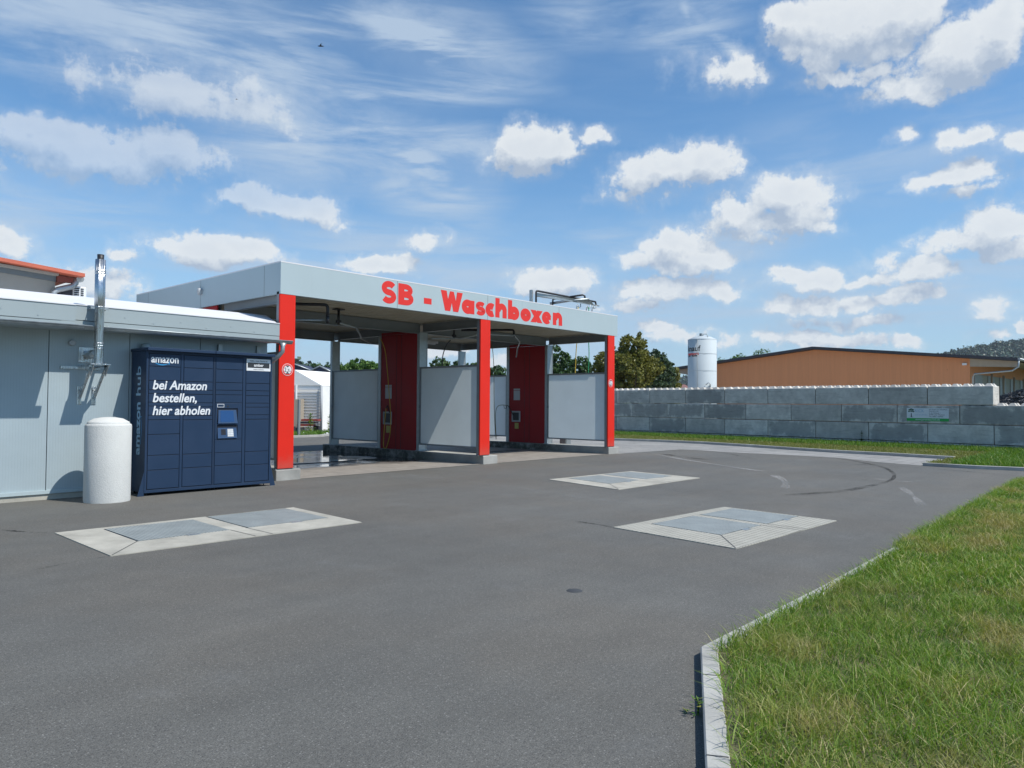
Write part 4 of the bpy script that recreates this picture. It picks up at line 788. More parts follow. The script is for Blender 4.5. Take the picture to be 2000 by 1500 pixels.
# roof edge: the left half stands further forward than the right half
def eave(xa, xb, yf, zt, zb, zs, part=0):
    q = MB(); q.box(xa, xb, yf, yf+0.03, zs+0.004, zt); q.box(xa, xb, yf+0.03, YW+0.12, zb-0.01, zb+0.02); Lb(q, 'eaves_fascia', M_FASC2)
    q = MB(); q.box(xa, xb, yf+0.004, yf+0.034, zb, zs-0.006); Lb(q, 'eaves_lower_fascia', M_FASC2)
    q = MB(); q.box(xa, xb, yf-0.012, yf+0.05, zt, zt+0.015); Lb(q, 'eaves_trim', M_ROOFW)
YR, YL = 13.22, 12.74
zR = PY(546, 632.6, YR).z; zRs = PY(546, 656.6, YR).z; zRb = PY(546, 668, YR).z; xR = PY(546, 650, YR).x
eave(3.2, xR, YR, zR, zRb, zRs); zL = PY(75, 589.4, YL).z; zLs = PY(75, 622.0, YL).z; zLb = PY(75, 632, YL).z; xL = PY(148, 600, YL).x
eave(-2.5, xL, YL, zL, zLb, zLs)
xi = PY(515, 613, 15.0).x
q = MB()   # white roof, rising from the edges to a flat top, end slanted
def zr(y0, z0): return [(y0, z0), (14.9, 3.50), (20.5, 3.50), (22.2, 3.1)]
for (xa, xb, y0, z0) in ((-2.5, xL, YL+0.05, zL), (xL, xR, YR+0.05, zR)):
    pr = zr(y0, z0); xe = [xb, xb if xb < 5 else xi, xb if xb < 5 else xi, xb]
    for i in range(3): q.quad((xa, pr[i][0], pr[i][1]), (xe[i], pr[i][0], pr[i][1]), (xe[i+1], pr[i+1][0], pr[i+1][1]), (xa, pr[i+1][0], pr[i+1][1]))
    if xb > 5: q.add([(xR, YR+.05, zR), (xi, 14.9, 3.50), (xi, 20.5, 3.50), (xR, 22.2, 3.1)], [(0, 3, 2, 1)])
    q.add([(xb, YL+.05, zL), (xb, YR+.05, zR), (xb, 14.9, 3.5)], [(0, 1, 2)]) if xb < 5 else None
roofo = Lb(q, 'roof', M_ROOFW)
def gutter(xa, xb, y, z, name='gutter'):
    q = MB(); r = 0.062; k = 9; vs = []
    for x in (xa, xb):
        for rr in (r, r-0.008): vs += [(x, y-0.0+rr*math.cos(R(180+180*i/(k-1))), z+rr*math.sin(R(180+180*i/(k-1)))) for i in range(k)]
    q.add(vs, [(i, i+1, 2*k+i+1, 2*k+i) for i in range(k-1)] + [(k+i, 2*k+k+i, 2*k+k+i+1, k+i+1) for i in range(k-1)] + [tuple(range(k)), tuple(range(2*k, 3*k))], True)
    q.tube([(xa, y-r, z), (xb, y-r, z)], 0.011, 8); return Lb(q, name, M_GALV)
zgR = PY(344, 651, YR-0.07).z; zgL = PY(75, 632.0, YL-.07).z+0.0
xg = PY(570, 672, YR-.07).x; g2 = gutter(3.6, xg, YR-0.055, zgR+.01); g1 = gutter(-2.5, PY(163, 640, YL-.07).x, YL-0.055, zgL+.02)
xd_ = PY(552, 680, YR-.07).x; dp = MB()
dp.tube([(xd_-.0, YR-.07, zgR-.04), (xd_, YR-.07, zgR-.10)], [0.075, 0.045], 12); dp.tube([(xd_, YR-.07, zgR-.10), (xd_, YR-.07, zgR-.20), (xd_-.05, YR+.0, zgR-.30), (xd_-.22, YR+.22, zgR-.50), (xd_-.26, YW-.06+.1, zgR-.62), (xd_-.26, YW+.04, 0.05)], 0.045, 12); Lb(dp, 'downpipe', M_GALV)
q = MB()
random.seed(3)
for k in range(12):
    x = -2.0+k*0.42
    if x > xL-.1: break
    q.lathe([(0.008, -0.0), (0.008, 0.0)], (0, 0, 0), 3)
for k in range(22):
    x = -2.2+k*0.47
    for (lim, yf, zz) in ((xL, YL, zL),) if x < xL else ((xR, YR, zR),):
        if x < lim-0.1: zc = zz-(0.14 if k % 2 else 0.20); q.box(x-.009, x+.009, yf-.004, yf, zc-.009, zc+.009)
Lb(q, 'rivet', M_GALV); random.seed(7)
# hexagonal wall lamp
p = PY(139.5, 670, YW); q = MB(); hx = [(-.07, 0), (-.035, .055), (.035, .055), (.07, 0), (.035, -.05), (-.035, -.05)]
root = empty('wall_lamp', p); tag(root, 'small pale hexagonal lamp on the panelled wall left of the flue', 'wall lamp')
q.extr([(p.x+a, p.y-.07, p.z+b) for a, b in [(c*.8, d*.8) for c, d in hx]], (0, .07, 0)); q.build('housing', M_GREYL, root, 0.008, loc=p)
# cabinets rail bits above the locker
for (x, y) in ((430, 680), (505, 683)):
    p = PY(x, y, YW-.04); q = MB(); q.box(p.x-.04, p.x+.04, YW-.06, YW, p.z-.07, p.z+.07); q.build('anchor_bracket', M_GALV, loc=p); o = bpy.context.scene.objects[-1]
    tag(o, 'small steel anchor bracket on the wall above the %s half of the parcel locker' % ('left' if x < 480 else 'right'), 'bracket')
p = PY(284, 680, YW-.05); q = MB(); q.lathe([(0.001, .09), (.06, .08), (.08, .04), (.08, -.09)], (p.x, YW-.09, p.z), 16); q.build('wall_junction_box', M_FASC2, loc=p); tag(bpy.context.scene.objects[-1], 'rounded pale grey box on the wall above the left end of the parcel locker', 'junction box')

# flue pipe
YC = 13.06; fb = PY(193, 711, YC); fx = PY(193.5, 650, YC).x; rr = 0.078
fl = empty('flue_pipe', (fx, YC, fb.z)); tag(fl, 'shiny stainless steel flue pipe standing on a wall bracket', 'flue')
ztop = PY(194, 507, YC).z; zc = PY(194, 497, YC).z; z1 = PY(194, 604, YC).z
q = MB(); q.lathe([(rr*.88, fb.z+.005), (rr*.88, z1), (rr*.93, z1+.02), (rr*.93, z1+.05), (rr, z1+.06), (rr, ztop), (rr*.4, ztop+.002)], (fx, YC, 0), 32); pp = q.build('pipe', M_CHROME, fl, loc=fl.location)
for yy in (534, 529.5, 600, 671, 676, 681): z = PY(194, yy, YC).z; q = MB(); r2 = (rr if yy < 600 else rr*.88)+.006; q.lathe([(r2-.008, z-.012), (r2, z-.006), (r2, z+.006), (r2-.008, z+.012)], (fx, YC, 0), 32); q.build('clamp_band', M_CHROME, fl, loc=fl.location)
q = MB(); q.lathe([(rr*.62, ztop-.01), (rr*.66, zc), (rr*.5, zc), (rr*.5, zc-.1)], (fx, YC, 0), 24); q.build('flue_cap', M_BLACK, fl, loc=fl.location)
zb_ = fb.z
q = MB(); q.box(fx-.16, fx+.15, YC-.13, YC+.13, zb_-.018, zb_); q.build('base_plate', M_CHROME, fl, 0.003, loc=fl.location)
for s_ in (-1, 1):
    q = MB(); x = fx+s_*.11
    q.extr([(x, YC-.12, zb_-.02), (x, YC+.05, zb_-.02), (x, YC+.02, zb_-.20)], (.012, 0, 0)); q.extr([(x, YC-.02, zb_-.03), (x, YC+.04, zb_-.03), (x, YW-.005, zb_-.50), (x, YW-.005, zb_-.58)], (.03, 0, 0)); q.box(x-.03, x+.04, YW-.012, YW-.001, zb_-.66, zb_-.36); q.build('bracket_arm', M_CHROME, fl, loc=fl.location)
    q = MB()
    for dz in (-.40, -.52): q.lathe([(.001, .02), (.022, .015), (.022, 0)], (0, 0, 0), 10)
    q = MB()
    for dz in (-.42, -.55): q.box(x-.015, x+.025, YW-.035, YW-.012, zb_+dz-.018, zb_+dz+.018)
    q.build('bolt', M_GALV, fl, 0.004, loc=fl.location)
q = MB(); q.box(fx-.15, fx-.11, YC-.05, YW-.001, zb_-.05, zb_-.022); q.box(fx+.11, fx+.15, YC-.05, YW-.001, zb_-.05, zb_-.022); q.box(fx-.40, fx+.2, YW-.03, YW-.001, zb_-.075, zb_-.03); q.build('wall_rail', M_CHROME, fl, loc=fl.location)
zz = PY(188, 692, YC+.2).z
q = MB(); q.tube([(fx, YC+.03, zz), (fx, YW-.01, zz)], .072, 20); q.build('flue_elbow', M_CHROME, fl, loc=fl.location); q = MB(); q.box(fx-.13, fx+.13, YW-.02, YW-.002, zz-.13, zz+.13); q.build('wall_plate', M_CHROME, fl, 0.004, loc=fl.location)
zz = PY(194, 602, YC).z; q = MB(); q.box(fx-.135, fx+.135, YC-.01, YC+.012, zz-.018, zz+.022); q.tube([(fx-.11, YC, zz), (fx-.12, YR+.01, zz-.03)], .008, 6); q.tube([(fx+.11, YC, zz), (fx+.12, YR+.01, zz-.03)], .008, 6); q.build('roof_clamp', M_GALV, fl, loc=fl.location)

# ------------------------------------------------------------------ parcel locker
YF = 12.93; LX0, LX1 = 5.10, 7.42; ZT_ = 2.45; ZB_ = 0.05
lk = empty('parcel_locker', (LX0, YF, 0)); tag(lk, 'dark navy blue parcel locker cabinet with white lettering and screen', 'parcel locker')
def K(mb, name, m, bevel=0.0, parent=None): return mb.build(name, m, parent or lk, bevel)
q = MB(); q.box(LX0, LX1, YF+.016, YW-.05, ZB_, ZT_); body = K(q, 'cabinet_body', M_NAVY, 0.004)
q = MB(); q.box(LX0-.015, (LX0+LX1)/2-.003, YF-.10, YW-.03, ZT_+.002, ZT_+.055); q.box((LX0+LX1)/2+.003, LX1+.015, YF-.10, YW-.03, ZT_+.002, ZT_+.055); K(q, 'roof_cap', M_NAVY, 0.006)
def fx_(u, v): # zoom-2 picture coordinates -> front plane
    return PY(240+u/4.6889, 660+v/4.6889, YF)
# column boundaries in world x, doors by z
cols = [(238, 522), (552, 820), (845, 1092), (1122, 1350)]
cx = [(fx_(a, 700).x, fx_(b, 700).x) for a, b in cols]; cx[0] = (LX0+.045, cx[0][1]); cx[3] = (cx[3][0], LX1-.045)
rows = [[148, 263, 392, 478, 510, 590, 625, 708, 750, 882, 1072, 1205, 1395],
        [155, 278, 402, 478, 518, 595, 632, 712, 750, 1060, 1185, 1372],
        [170, 290, 410, 480, 522, 595, 930, 1048, 1165, 1352],
        [200, 300, 418, 485, 530, 598, 635, 705, 745, 1038, 1158, 1330]]
vx = [375, 680, 965, 1235]; doors = []
q = MB(); q.box(LX0, LX0+.035, YF-.004, YF+.016, ZB_, ZT_); q.box(LX1-.035, LX1, YF-.004, YF+.016, ZB_, ZT_); q.box(LX0+.035, LX1-.035, YF-.004, YF+.016, ZB_, ZB_+.05); q.box(LX0+.035, LX1-.035, YF-.004, YF+.016, ZT_-.035, ZT_)
for i in range(3): a, b = cx[i][1]+.006, cx[i+1][0]-.006; q.box(a, b, YF-.002, YF+.016, ZB_+.05, ZT_-.035)
K(q, 'door_frame', M_NAVY, 0.002); q = MB(); q.box(LX0+.03, LX1-.03, YF+.010, YF+.0155, ZB_+.04, ZT_-.03); K(q, 'gap_backing', M_NAVYD)
mxm = (cx[1][1]+cx[2][0])/2; q = MB(); q.box(mxm-.004, mxm+.004, YF-.0032, YF-.002, ZB_+.01, ZT_-.01); K(q, 'module_joint', M_NAVYD)
for i, rw in enumerate(rows):
    zs = [fx_(vx[i], v).z for v in rw]; zs[0] = ZT_-.042; zs[-1] = ZB_+.058
    for k in range(len(zs)-1):
        if i == 2 and k == 5: console = (cx[i][0], cx[i][1], zs[k+1]+.004, zs[k]-.004); continue
        q = MB(); q.box(cx[i][0]+.002, cx[i][1]-.002, YF-.003, YF+.009, zs[k+1]+.0045, zs[k]-.0045); K(q, 'locker_door', M_NAVY, 0.0025)
a, b, z0, z1 = console; H1 = z1-z0
q = MB(); rx0, rx1 = fx_(862, 700).x, fx_(1052, 700).x; ru, rm1, rm0, rl = fx_(960, 645).z, fx_(955, 785).z, fx_(955, 797).z, fx_(950, 920).z
q.box(a+.002, rx0, YF-.003, YF+.009, z0, z1); q.box(rx1, b-.002, YF-.003, YF+.009, z0, z1); q.box(rx0, rx1, YF-.003, YF+.009, ru, z1); q.box(rx0, rx1, YF-.003, YF+.009, rm0, rm1); q.box(rx0, rx1, YF-.003, YF+.009, z0, rl); con = K(q, 'control_console', M_NAVY, 0.002)
D_ = 0.09; q = MB(); q.quad((rx0, YF+D_*0+.0, rm1), (rx1, YF, rm1), (rx1, YF+.005, ru), (rx0, YF+.005, ru))
# shallow recesses: dark back plates painted in for the shade of depth
q = MB(); q.box(rx0, rx1, YF+.0078, YF+.0095, rm1, ru); q.box(rx0, rx1, YF+.0078, YF+.0095, rl, rm0); K(q, 'niche_back', M_NAVYD, parent=con)
q = MB(); zt2 = ru-.03; q.extr([(rx0+.012, YF-.030, rm1+.006), (rx1-.012, YF-.030, rm1+.006), (rx1-.03, YF+.006, zt2), (rx0+.03, YF+.006, zt2)], (0, .004, -.004)); q.extr([(rx0+.012, YF-.030, rm1+.004), (rx0+.03, YF+.006, zt2), (rx0+.012, YF+.006, rm1+.004)], (.003, 0, 0)); q.extr([(rx1-.015, YF-.030, rm1+.004), (rx1-.033, YF+.006, zt2), (rx1-.015, YF+.006, rm1+.004)], (.003, 0, 0)); M_NAVL = mat('console_blue', (0.035, 0.075, 0.16), 0.35); scp = K(q, 'screen_housing', M_NAVL, parent=con)
def sl(u, v, off=0.0015):   # point on the sloping screen face
    f = v; x = rx0+.012+(rx1-rx0-.024)*u; z = rm1+.006+(zt2-rm1-.006)*f; y = YF-.030+.036*f; return (x, y-off, z+off)
q = MB(); q.add([sl(.11, .10), sl(.83, .10), sl(.80, .93), sl(.14, .93)], [(0, 1, 2, 3)]); K(q, 'touch_screen', M_SCREEN, parent=con)
q = MB(); zt3 = rm0-.02-.03; q.extr([(rx0+.012, YF-.022, rl+.006), (rx1-.012, YF-.022, rl+.006), (rx1-.02, YF+.006, zt3), (rx0+.02, YF+.006, zt3)], (0, .004, -.004)); K(q, 'keypad_housing', M_NAVL, parent=con)
def s2(u, f, off=0.002): return (rx0+.012+(rx1-rx0-.024)*u, YF-.022+.028*f-off, rl+.006+(zt3-rl-.006)*f+off)
q = MB(); q.add([s2(.50, .12), s2(.82, .12), s2(.80, .88), s2(.50, .88)], [(0, 1, 2, 3)]); kp = K(q, 'keypad', M_GREYL, parent=con)
q = MB()
for i in range(4):
    for j in range(4): u = .53+i*.07; f = .18+j*.17; q.add([s2(u, f, .003), s2(u+.05, f, .003), s2(u+.05, f+.11, .003), s2(u, f+.11, .003)], [(0, 1, 2, 3)])
K(q, 'keypad_key', M_WHITE, parent=con)
q = MB(); q.add([s2(.18, .30), s2(.42, .30), s2(.42, .85), s2(.18, .85)], [(0, 1, 2, 3)]); K(q, 'card_reader', M_NAVYD, parent=con)
zl = fx_(895, 620).z; q = MB(); xa, xb = fx_(864, 620).x, fx_(927, 620).x; q.box(xa, xb, YF-.0045, YF-.003, zl-.03, zl+.03); K(q, 'small_label', M_WHITE, parent=con); q = MB(); q.box(xa+.008, xb-.008, YF-.0055, YF-.0045, zl-.022, zl+.022); K(q, 'label_face', M_NAVY, parent=con)
p = fx_(961, 626); q = MB(); q.lathe([(.001, .0), (.016, 0)], (0, 0, 0), 12); q = MB(); q.extr([(p.x+.017*math.cos(t*.5236), YF-.006, p.z+.017*math.sin(t*.5236)) for t in range(12)], (0, .003, 0)); K(q, 'camera_lens', M_BLACK, parent=con)
# notice on the last column
xa, xb, za, zb = fx_(1132, 250).x, fx_(1350, 250).x, fx_(1240, 303).z, fx_(1240, 195).z
q = MB(); q.box(xa, xb, YF-.006, YF-.0035, za, zb); nt = K(q, 'name_sign', M_WHITE)
q = MB(); q.box(xa+.02, xb-.02, YF-.0072, YF-.006, za+.055, zb-.07); K(q, 'sign_band', M_DARK, parent=nt)
xm = (xa+xb)/2; zmid = (za+.055+zb-.07)/2
text('amber', 'lettering', M_WHITE, nt, (xm, YF-.008, zmid-.022), (1, 0, 0), (0, 0, 1), .075, off=.002, align='CENTER'); text('Hallo, mein Name ist', 'lettering', M_DARK, nt, (xm, YF-.0068, zb-.052), (1, 0, 0), (0, 0, 1), .042, align='CENTER')
text('amazon.de/locker', 'lettering', M_DARK, nt, (xm, YF-.0068, za+.018), (1, 0, 0), (0, 0, 1), .03, align='CENTER')
# printed lettering
YT = YF-.0042
def tl(body, u0, v0, u1, vtop, m, **k):
    a_ = fx_(u0, v0); b_ = fx_(u1, v0); return text(body, 'lettering', m, lk, (a_.x, YT, a_.z), (1, 0, 0), (0, 0, 1), k.pop('size'), width=b_.x-a_.x, **k)
tl('amazon', 258, 222, 508, 170, M_WHITE, size=.19, off=.003, ext=.0006)
tl('bei Amazon', 268, 468, 765, 400, M_WHITE, size=.215, off=.0045, shear=.19, ext=.0006); tl('bestellen,', 268, 586, 672, 520, M_WHITE, size=.215, off=.0045, shear=.19, ext=.0006); tl('hier abholen', 266, 704, 795, 640, M_WHITE, size=.215, off=.0045, shear=.19, ext=.0006)
def smile(f0, f1, f2, m, w, mapf, oz):
    q = MB(); pts = [(1-t)**2*Vector(f0)+2*t*(1-t)*Vector(f1)+t*t*Vector(f2) for t in [i/14 for i in range(15)]]; vs = []
    for i, p in enumerate(pts):
        t = i/14; d = (pts[min(i+1, 14)]-pts[max(i-1, 0)]).normalized(); n_ = Vector((-d.y, d.x)); ww = w*(0.25+math.sin(math.pi*min(1, t*.9+.1))*0.9); vs += [mapf(p+n_*ww/2), mapf(p-n_*ww/2)]
    q.add(vs, [(2*i, 2*i+1, 2*i+3, 2*i+2) for i in range(14)]); e = pts[-1]; q.add([mapf(e+Vector(k)*w) for k in ((-2.4, .6), (.9, 1.2), (.8, -2.4), (.2, -2.2), (-.1, .3))], [(0, 1, 2, 3, 4)]); K(q, 'smile_mark', m)
smile((296, 228), (360, 262), (420, 234), M_BLUE, 8, lambda p: (fx_(p.x, p.y).x, YT-.0008, fx_(p.x, p.y).z), 0)
# side: vertical lettering reading upwards, on the left cheek
XS = LX0-.0012; zs0, zs1 = PX(240+135/4.689, 660+1070/4.689, LX0).z, PX(240+150/4.689, 660+270/4.689, LX0).z; yb_ = PX(240+158/4.689, 660+700/4.689, LX0).y
text('amazon', 'lettering', M_PBLUE, lk, (XS, yb_, zs0), (0, 0, 1), (0, 1, 0), .27, width=(zs1-zs0)*.60, off=.007, ext=.0005); text('hub', 'lettering', M_PBLUE, lk, (XS, yb_, zs0+(zs1-zs0)*.665), (0, 0, 1), (0, 1, 0), .27, width=(zs1-zs0)*.335, off=.002, ext=.0005)
smile((.10, -.035), (.45, -.10), (.62, -.035), M_BLUE, .016, lambda p: (XS-.001, yb_+p.y, zs0+(zs1-zs0)*.60*(p.x+.1)), 0)
for (xa, xb) in ((LX0-.105, LX0+.005), (LX1-.005, LX1+.105)):
    q = MB(); t_ = [(LX0-.105, 0), (LX0, 0), (LX0, .42)] if xa < LX0 else [(LX1, 0), (LX1+.105, 0), (LX1, .42)]; q.prism_y(t_, YF+.004, YF+.012); K(q, 'side_foot_plate', M_NAVY)
for x in (LX0+.06, mxm-.06, mxm+.06, LX1-.1): q = MB(); q.lathe([(.028, 0), (.028, .012), (.010, .016), (.010, ZB_)], (x, YF+.07, 0), 12); q.lathe([(.028, 0), (.028, .012), (.010, .016), (.010, ZB_)], (x, YW-.12, 0), 12); K(q, 'levelling_foot', M_BLACK)

# white rough concrete pillar
c = Vector((4.46, 12.74, 0)); q = MB(); r = .335
q.lathe([(r*.98, -.02), (r, .03), (r, 1.20), (r-.008, 1.225), (r-.03, 1.235), (r-.03, 1.238)], c, 48); pb = empty('concrete_pillar', c); tag(pb, 'squat white rough concrete pillar with domed cap beside the parcel locker', 'bollard')
q.build('shaft', M_STUC, pb, loc=c); q = MB(); q.lathe([(r-.032, 1.236), (r-.035, 1.262), (r-.06, 1.275), (r*.62, 1.315), (r*.3, 1.335), (.001, 1.34)], c, 48); q.build('domed_cap', M_STUC, pb, loc=c)

# ------------------------------------------------------------------ concrete block wall
wallo = empty('block_wall', (WB.x, WB.y, 0)); tag(wallo, 'long wall of stacked grey interlocking concrete blocks with studded top', 'wall')
wallo.rotation_euler = (0, 0, 0); ZW = 1.6+0.6415*WS; bh = 0.6*WS
def blockmesh(studs, Ln=WL):
    q = bmesh.new(); bmesh.ops.create_cube(q, size=1.0)
    for v in q.verts: v.co = Vector((v.co.x*bh, v.co.y*(Ln-.022), v.co.z*(bh-.020)))
    bmesh.ops.bevel(q, geom=list(q.edges), offset=0.030, segments=2, affect='EDGES', profile=.6)
    if studs:
        for i in range(6):
            for j in range(2):
                cy = (i-2.5)*Ln/6; cx_ = (j-.5)*.36; z = bh/2-.012
                vs = [q.verts.new((cx_+a*.125, cy+b*.125, z)) for a, b in ((-1, -1), (1, -1), (1, 1), (-1, 1))] + [q.verts.new((cx_+a*.055, cy+b*.055, z+.10)) for a, b in ((-1, -1), (1, -1), (1, 1), (-1, 1))]
                q.faces.new(vs[4:]); [q.faces.new((vs[k], vs[(k+1) % 4], vs[4+(k+1) % 4], vs[4+k])) for k in range(4)]
    me = bpy.data.meshes.new('block'); q.normal_update(); q.to_mesh(me); q.free(); me.materials.append(M_BLOCK); return me
mS, mN = blockmesh(True), blockmesh(False)
for row in range(4):
    sh = 0.5 if row % 2 else 0.0
    i0 = 0 if row == 0 else -5
    for i in range(i0, 11):
        u = (i+.5-sh)*WL; pos = Vector((WB.x, WB.y))+WD*u + Vector((WD.y, -WD.x))*bh/2
        o = bpy.data.objects.new('block', mS if row == 0 or (row == 1 and i < 1) else mN); COL.objects.link(o); o.parent = wallo
        o.location = (pos.x-WB.x+random.uniform(-.004, .004), pos.y-WB.y, ZW-bh*(row+.5)); o.rotation_euler = (0, 0, -wang+random.uniform(-.002, .002))
# garden firm's sign on the wall
def wp(x, y, off=0.012):   # photograph direction meets the wall face
    d = ray(x, y); nrm = Vector((WD.y, -WD.x)); t = (nrm.dot(WB)-off)/(nrm.x*d.x+nrm.y*d.y); return O+d*t
A, Bp, Cc, Dd = wp(1771, 797), wp(1853, 797.5), wp(1853.5, 824.5), wp(1771, 820.5)
ex = Vector((-WD.x, -WD.y, 0)); ez = Vector((0, 0, 1)); sw = (Bp-A).dot(ex); shh = (A.z-Dd.z+Bp.z-Cc.z)/2; og = Vector((A.x, A.y, (Dd.z+Cc.z)/2)); nr = Vector((-WD.y, WD.x, 0))
sg = empty('company_sign', og); tag(sg, 'white and green garden company sign with a tree mark on the block wall', 'sign')
def sp_(u, v, d=0): p_ = og+ex*(u*sw)+ez*(v*shh)+nr*d; return p_
q = MB(); q.extr([sp_(0, .22), sp_(1, .22), sp_(1, 1), sp_(0, 1)], -nr*.006); q.build('sign_board', M_WHITE, sg, loc=og); q = MB(); q.extr([sp_(0, 0), sp_(1, 0), sp_(1, .22), sp_(0, .22)], -nr*.006); q.build('green_band', M_GREEN, sg, loc=og)
def st_(b, u, v, size, m, **k): return text(b, 'lettering', m, sg, sp_(u, v, .0015), ex, ez, size, ext=.0005, **k)
st_('www.gartenbau-kick.de', .21, .06, .10, M_WHITE, width=sw*.58); st_('KICK', .20, .68, .17, M_PBLUE, width=sw*.21); st_('Garten- und Landschaftsbau', .20, .45, .05, M_PBLUE, width=sw*.30)
for i, ln in enumerate(('Kick Garten- und Landschaftsbau', 'GmbH & Co. KG', 'In der Dellwies 1', '57790 Lohe-Wiesbach', 'Tel.: 06851 1609303')): st_(ln, .54, .86-i*.135, .062, M_DARK, width=sw*(.43, .22, .26, .36, .33)[i])
q = MB(); q.extr([sp_(.10, .30, .001), sp_(.125, .30, .001), sp_(.118, .62, .001), sp_(.105, .62, .001)], nr*.001); q.extr([sp_(.08, .29, .001), sp_(.15, .29, .001), sp_(.15, .31, .001), sp_(.08, .31, .001)], nr*.001); q.build('tree_mark_trunk', M_DARK, sg, loc=og)
q = MB()
for (u, v, a_, b_) in ((.07, .86, .03, .05), (.11, .92, .035, .05), (.15, .86, .035, .05), (.055, .74, .022, .05), (.115, .76, .04, .05), (.165, .73, .025, .05)): q.extr([sp_(u+a_*math.cos(t*.524), v+b_*math.sin(t*.524), .002) for t in range(12)], nr*.001)
q.build('tree_mark_crown', M_DGREEN, sg, loc=og)

# ------------------------------------------------------------------ vegetation
def tree(px, py_top, py_base, D, wpx, m, label, cat='tree', n=9000, leaf=0.16, group=None, lobes=16, seed=1, flat=1.0, name='broadleaf_tree', zb=None):
    """crown of clumped leaf faces on a branching trunk; D distance along the view"""
    r_ = np.random.default_rng(seed); top = PD(px, py_top, D); base = Vector((top.x, top.y, 0)); Hh = top.z; Wd = wpx/F*D
    root = empty(name, base); tag(root, label, cat, group)
    lo = (PD(px, py_base, D).z if zb is None else zb); cz = (Hh+lo)/2; rz = (Hh-lo)/2; 
    C_ = []; 
    for i in range(lobes):
        th = r_.uniform(0, 2*np.pi); ph = np.arccos(r_.uniform(-0.75, 1)); k = r_.uniform(.45, .80); C_.append((np.cos(th)*np.sin(ph)*Wd/2*k, np.sin(th)*np.sin(ph)*Wd/2*k, cz+np.cos(ph)*rz*k*flat, r_.uniform(.24, .42)*min(Wd/2, rz)*1.1))
    C_.append((0, 0, cz, min(Wd/2, rz)*.75)); C_.append((0, 0, Hh-rz*.33, rz*.36)); C_ = np.array(C_); wts = C_[:, 3]**2; wts /= wts.sum()
    # sub clumps on lobe surfaces
    ns = 26*lobes; ci = r_.choice(len(C_), ns, p=wts); dv = r_.normal(size=(ns, 3)); dv /= np.linalg.norm(dv, axis=1)[:, None]; sc_ = C_[ci, :3]+dv*(C_[ci, 3]*r_.uniform(.72, 1.05, ns))[:, None]; sr = C_[ci, 3]*r_.uniform(.14, .32, ns)
    k = r_.integers(0, ns, n); dd = r_.normal(size=(n, 3)); dd /= np.linalg.norm(dd, axis=1)[:, None]; P_ = sc_[k]+dd*(sr[k]*r_.uniform(.3, 1.0, n)**.5)[:, None]
    P_[:, 2] = np.maximum(P_[:, 2], lo*.8)
    nrm = dd+r_.normal(size=(n, 3))*.7; nrm /= np.linalg.norm(nrm, axis=1)[:, None]; t1_ = np.cross(nrm, r_.normal(size=(n, 3))); t1_ /= np.linalg.norm(t1_, axis=1)[:, None]; t2_ = np.cross(nrm, t1_)
    s_ = leaf*r_.uniform(.6, 1.4, n)[:, None]; V = np.stack([P_-t1_*s_, P_-t2_*s_*.55, P_+t1_*s_, P_+t2_*s_*.55], 1)
    tint = np.clip(r_.normal(.5, .22, n)+(r_.normal(0, .12, ns))[k], 0, 1)
    cloud_mesh('crown', V, 4, tint, m, root, base)
    q = MB(); tr = max(.10, Hh*.028); q.tube([(0, 0, 0), (.05, .02, lo*.5), (0, .05, cz*.8), (.05, 0, cz+rz*.4)], [tr*1.3, tr, tr*.7, tr*.25], 10)
    for i in range(6): c_ = C_[i]; q.tube([(0, 0, lo*.6+.2*i), (c_[0]*.4, c_[1]*.4, (lo+c_[2])/2), (c_[0], c_[1], c_[2])], [tr*.5, tr*.3, tr*.1], 6)
    o = q.build('trunk', M_BARK, root); o.location = (0, 0, 0); return root
tree(1238, 653, 757, 46, 104, M_LEAFY, 'tall yellowish green tree just right of the car wash behind the block wall', n=26000, leaf=.085, lobes=26, seed=4, zb=1.2)
tree(1284, 686, 757, 52, 86, M_LEAFP, 'grey green tree behind the taller yellowish tree by the wall', n=12000, leaf=.10, lobes=16, seed=5, zb=1.0)
tree(1308, 715, 760, 55, 60, M_LEAFY, 'low olive tree left of the white silo', n=7000, leaf=.10, lobes=12, seed=6, zb=.6)
tree(1180, 690, 757, 48, 60, M_LEAFY, 'olive tree partly hidden by the right red column', n=8000, leaf=.10, lobes=12, seed=7, zb=.8)
tree(1088, 677, 765, 50, 90, M_LEAFD, 'dark round tree seen over the right splash panel', n=13000, leaf=.11, lobes=18, seed=8, zb=.5)
tree(1133, 700, 765, 54, 60, M_LEAFD, 'smaller dark tree behind the hanging yellow hose', n=8000, leaf=.11, lobes=14, seed=9, zb=.5)
GT = 'trees seen through the wash bays'
for i, (x, yt, D, w, mm, lab, sd) in enumerate([(860, 702, 60, 62, M_LEAFD, 'dark bushy tree above the middle splash panel', 21), (897, 709, 62, 30, M_LEAFD, 'small dark tree right of the bushy tree above the middle splash panel', 22), (930, 712, 60, 30, M_LEAFD, 'dark tree top just left of the middle red column', 23), (972, 716, 60, 50, M_LEAFD, 'dark tree top just right of the middle red column', 24),
    (700, 705, 58, 44, M_LEAFG, 'bright green tree in the middle of the left bay view', 25), (722, 709, 58, 30, M_LEAFG, 'mid green tree right of the bright green one in the left bay', 26), (735, 714, 60, 30, M_LEAFD, 'dark tree against the left red cabinet', 27), (676, 716, 62, 34, M_LEAFG, 'low green tree behind the rear post of the left bay', 28), (655, 708, 75, 40, M_LEAFD, 'dark tree hidden mostly by the rear post of the left bay', 29), (620, 712, 85, 30, M_LEAFD, 'low dark tree above the dark blue roofs', 30)]):
    tree(x, yt, 770, D, w, mm, lab, group=GT, n=5000, leaf=.14, lobes=11, seed=sd, zb=.4)
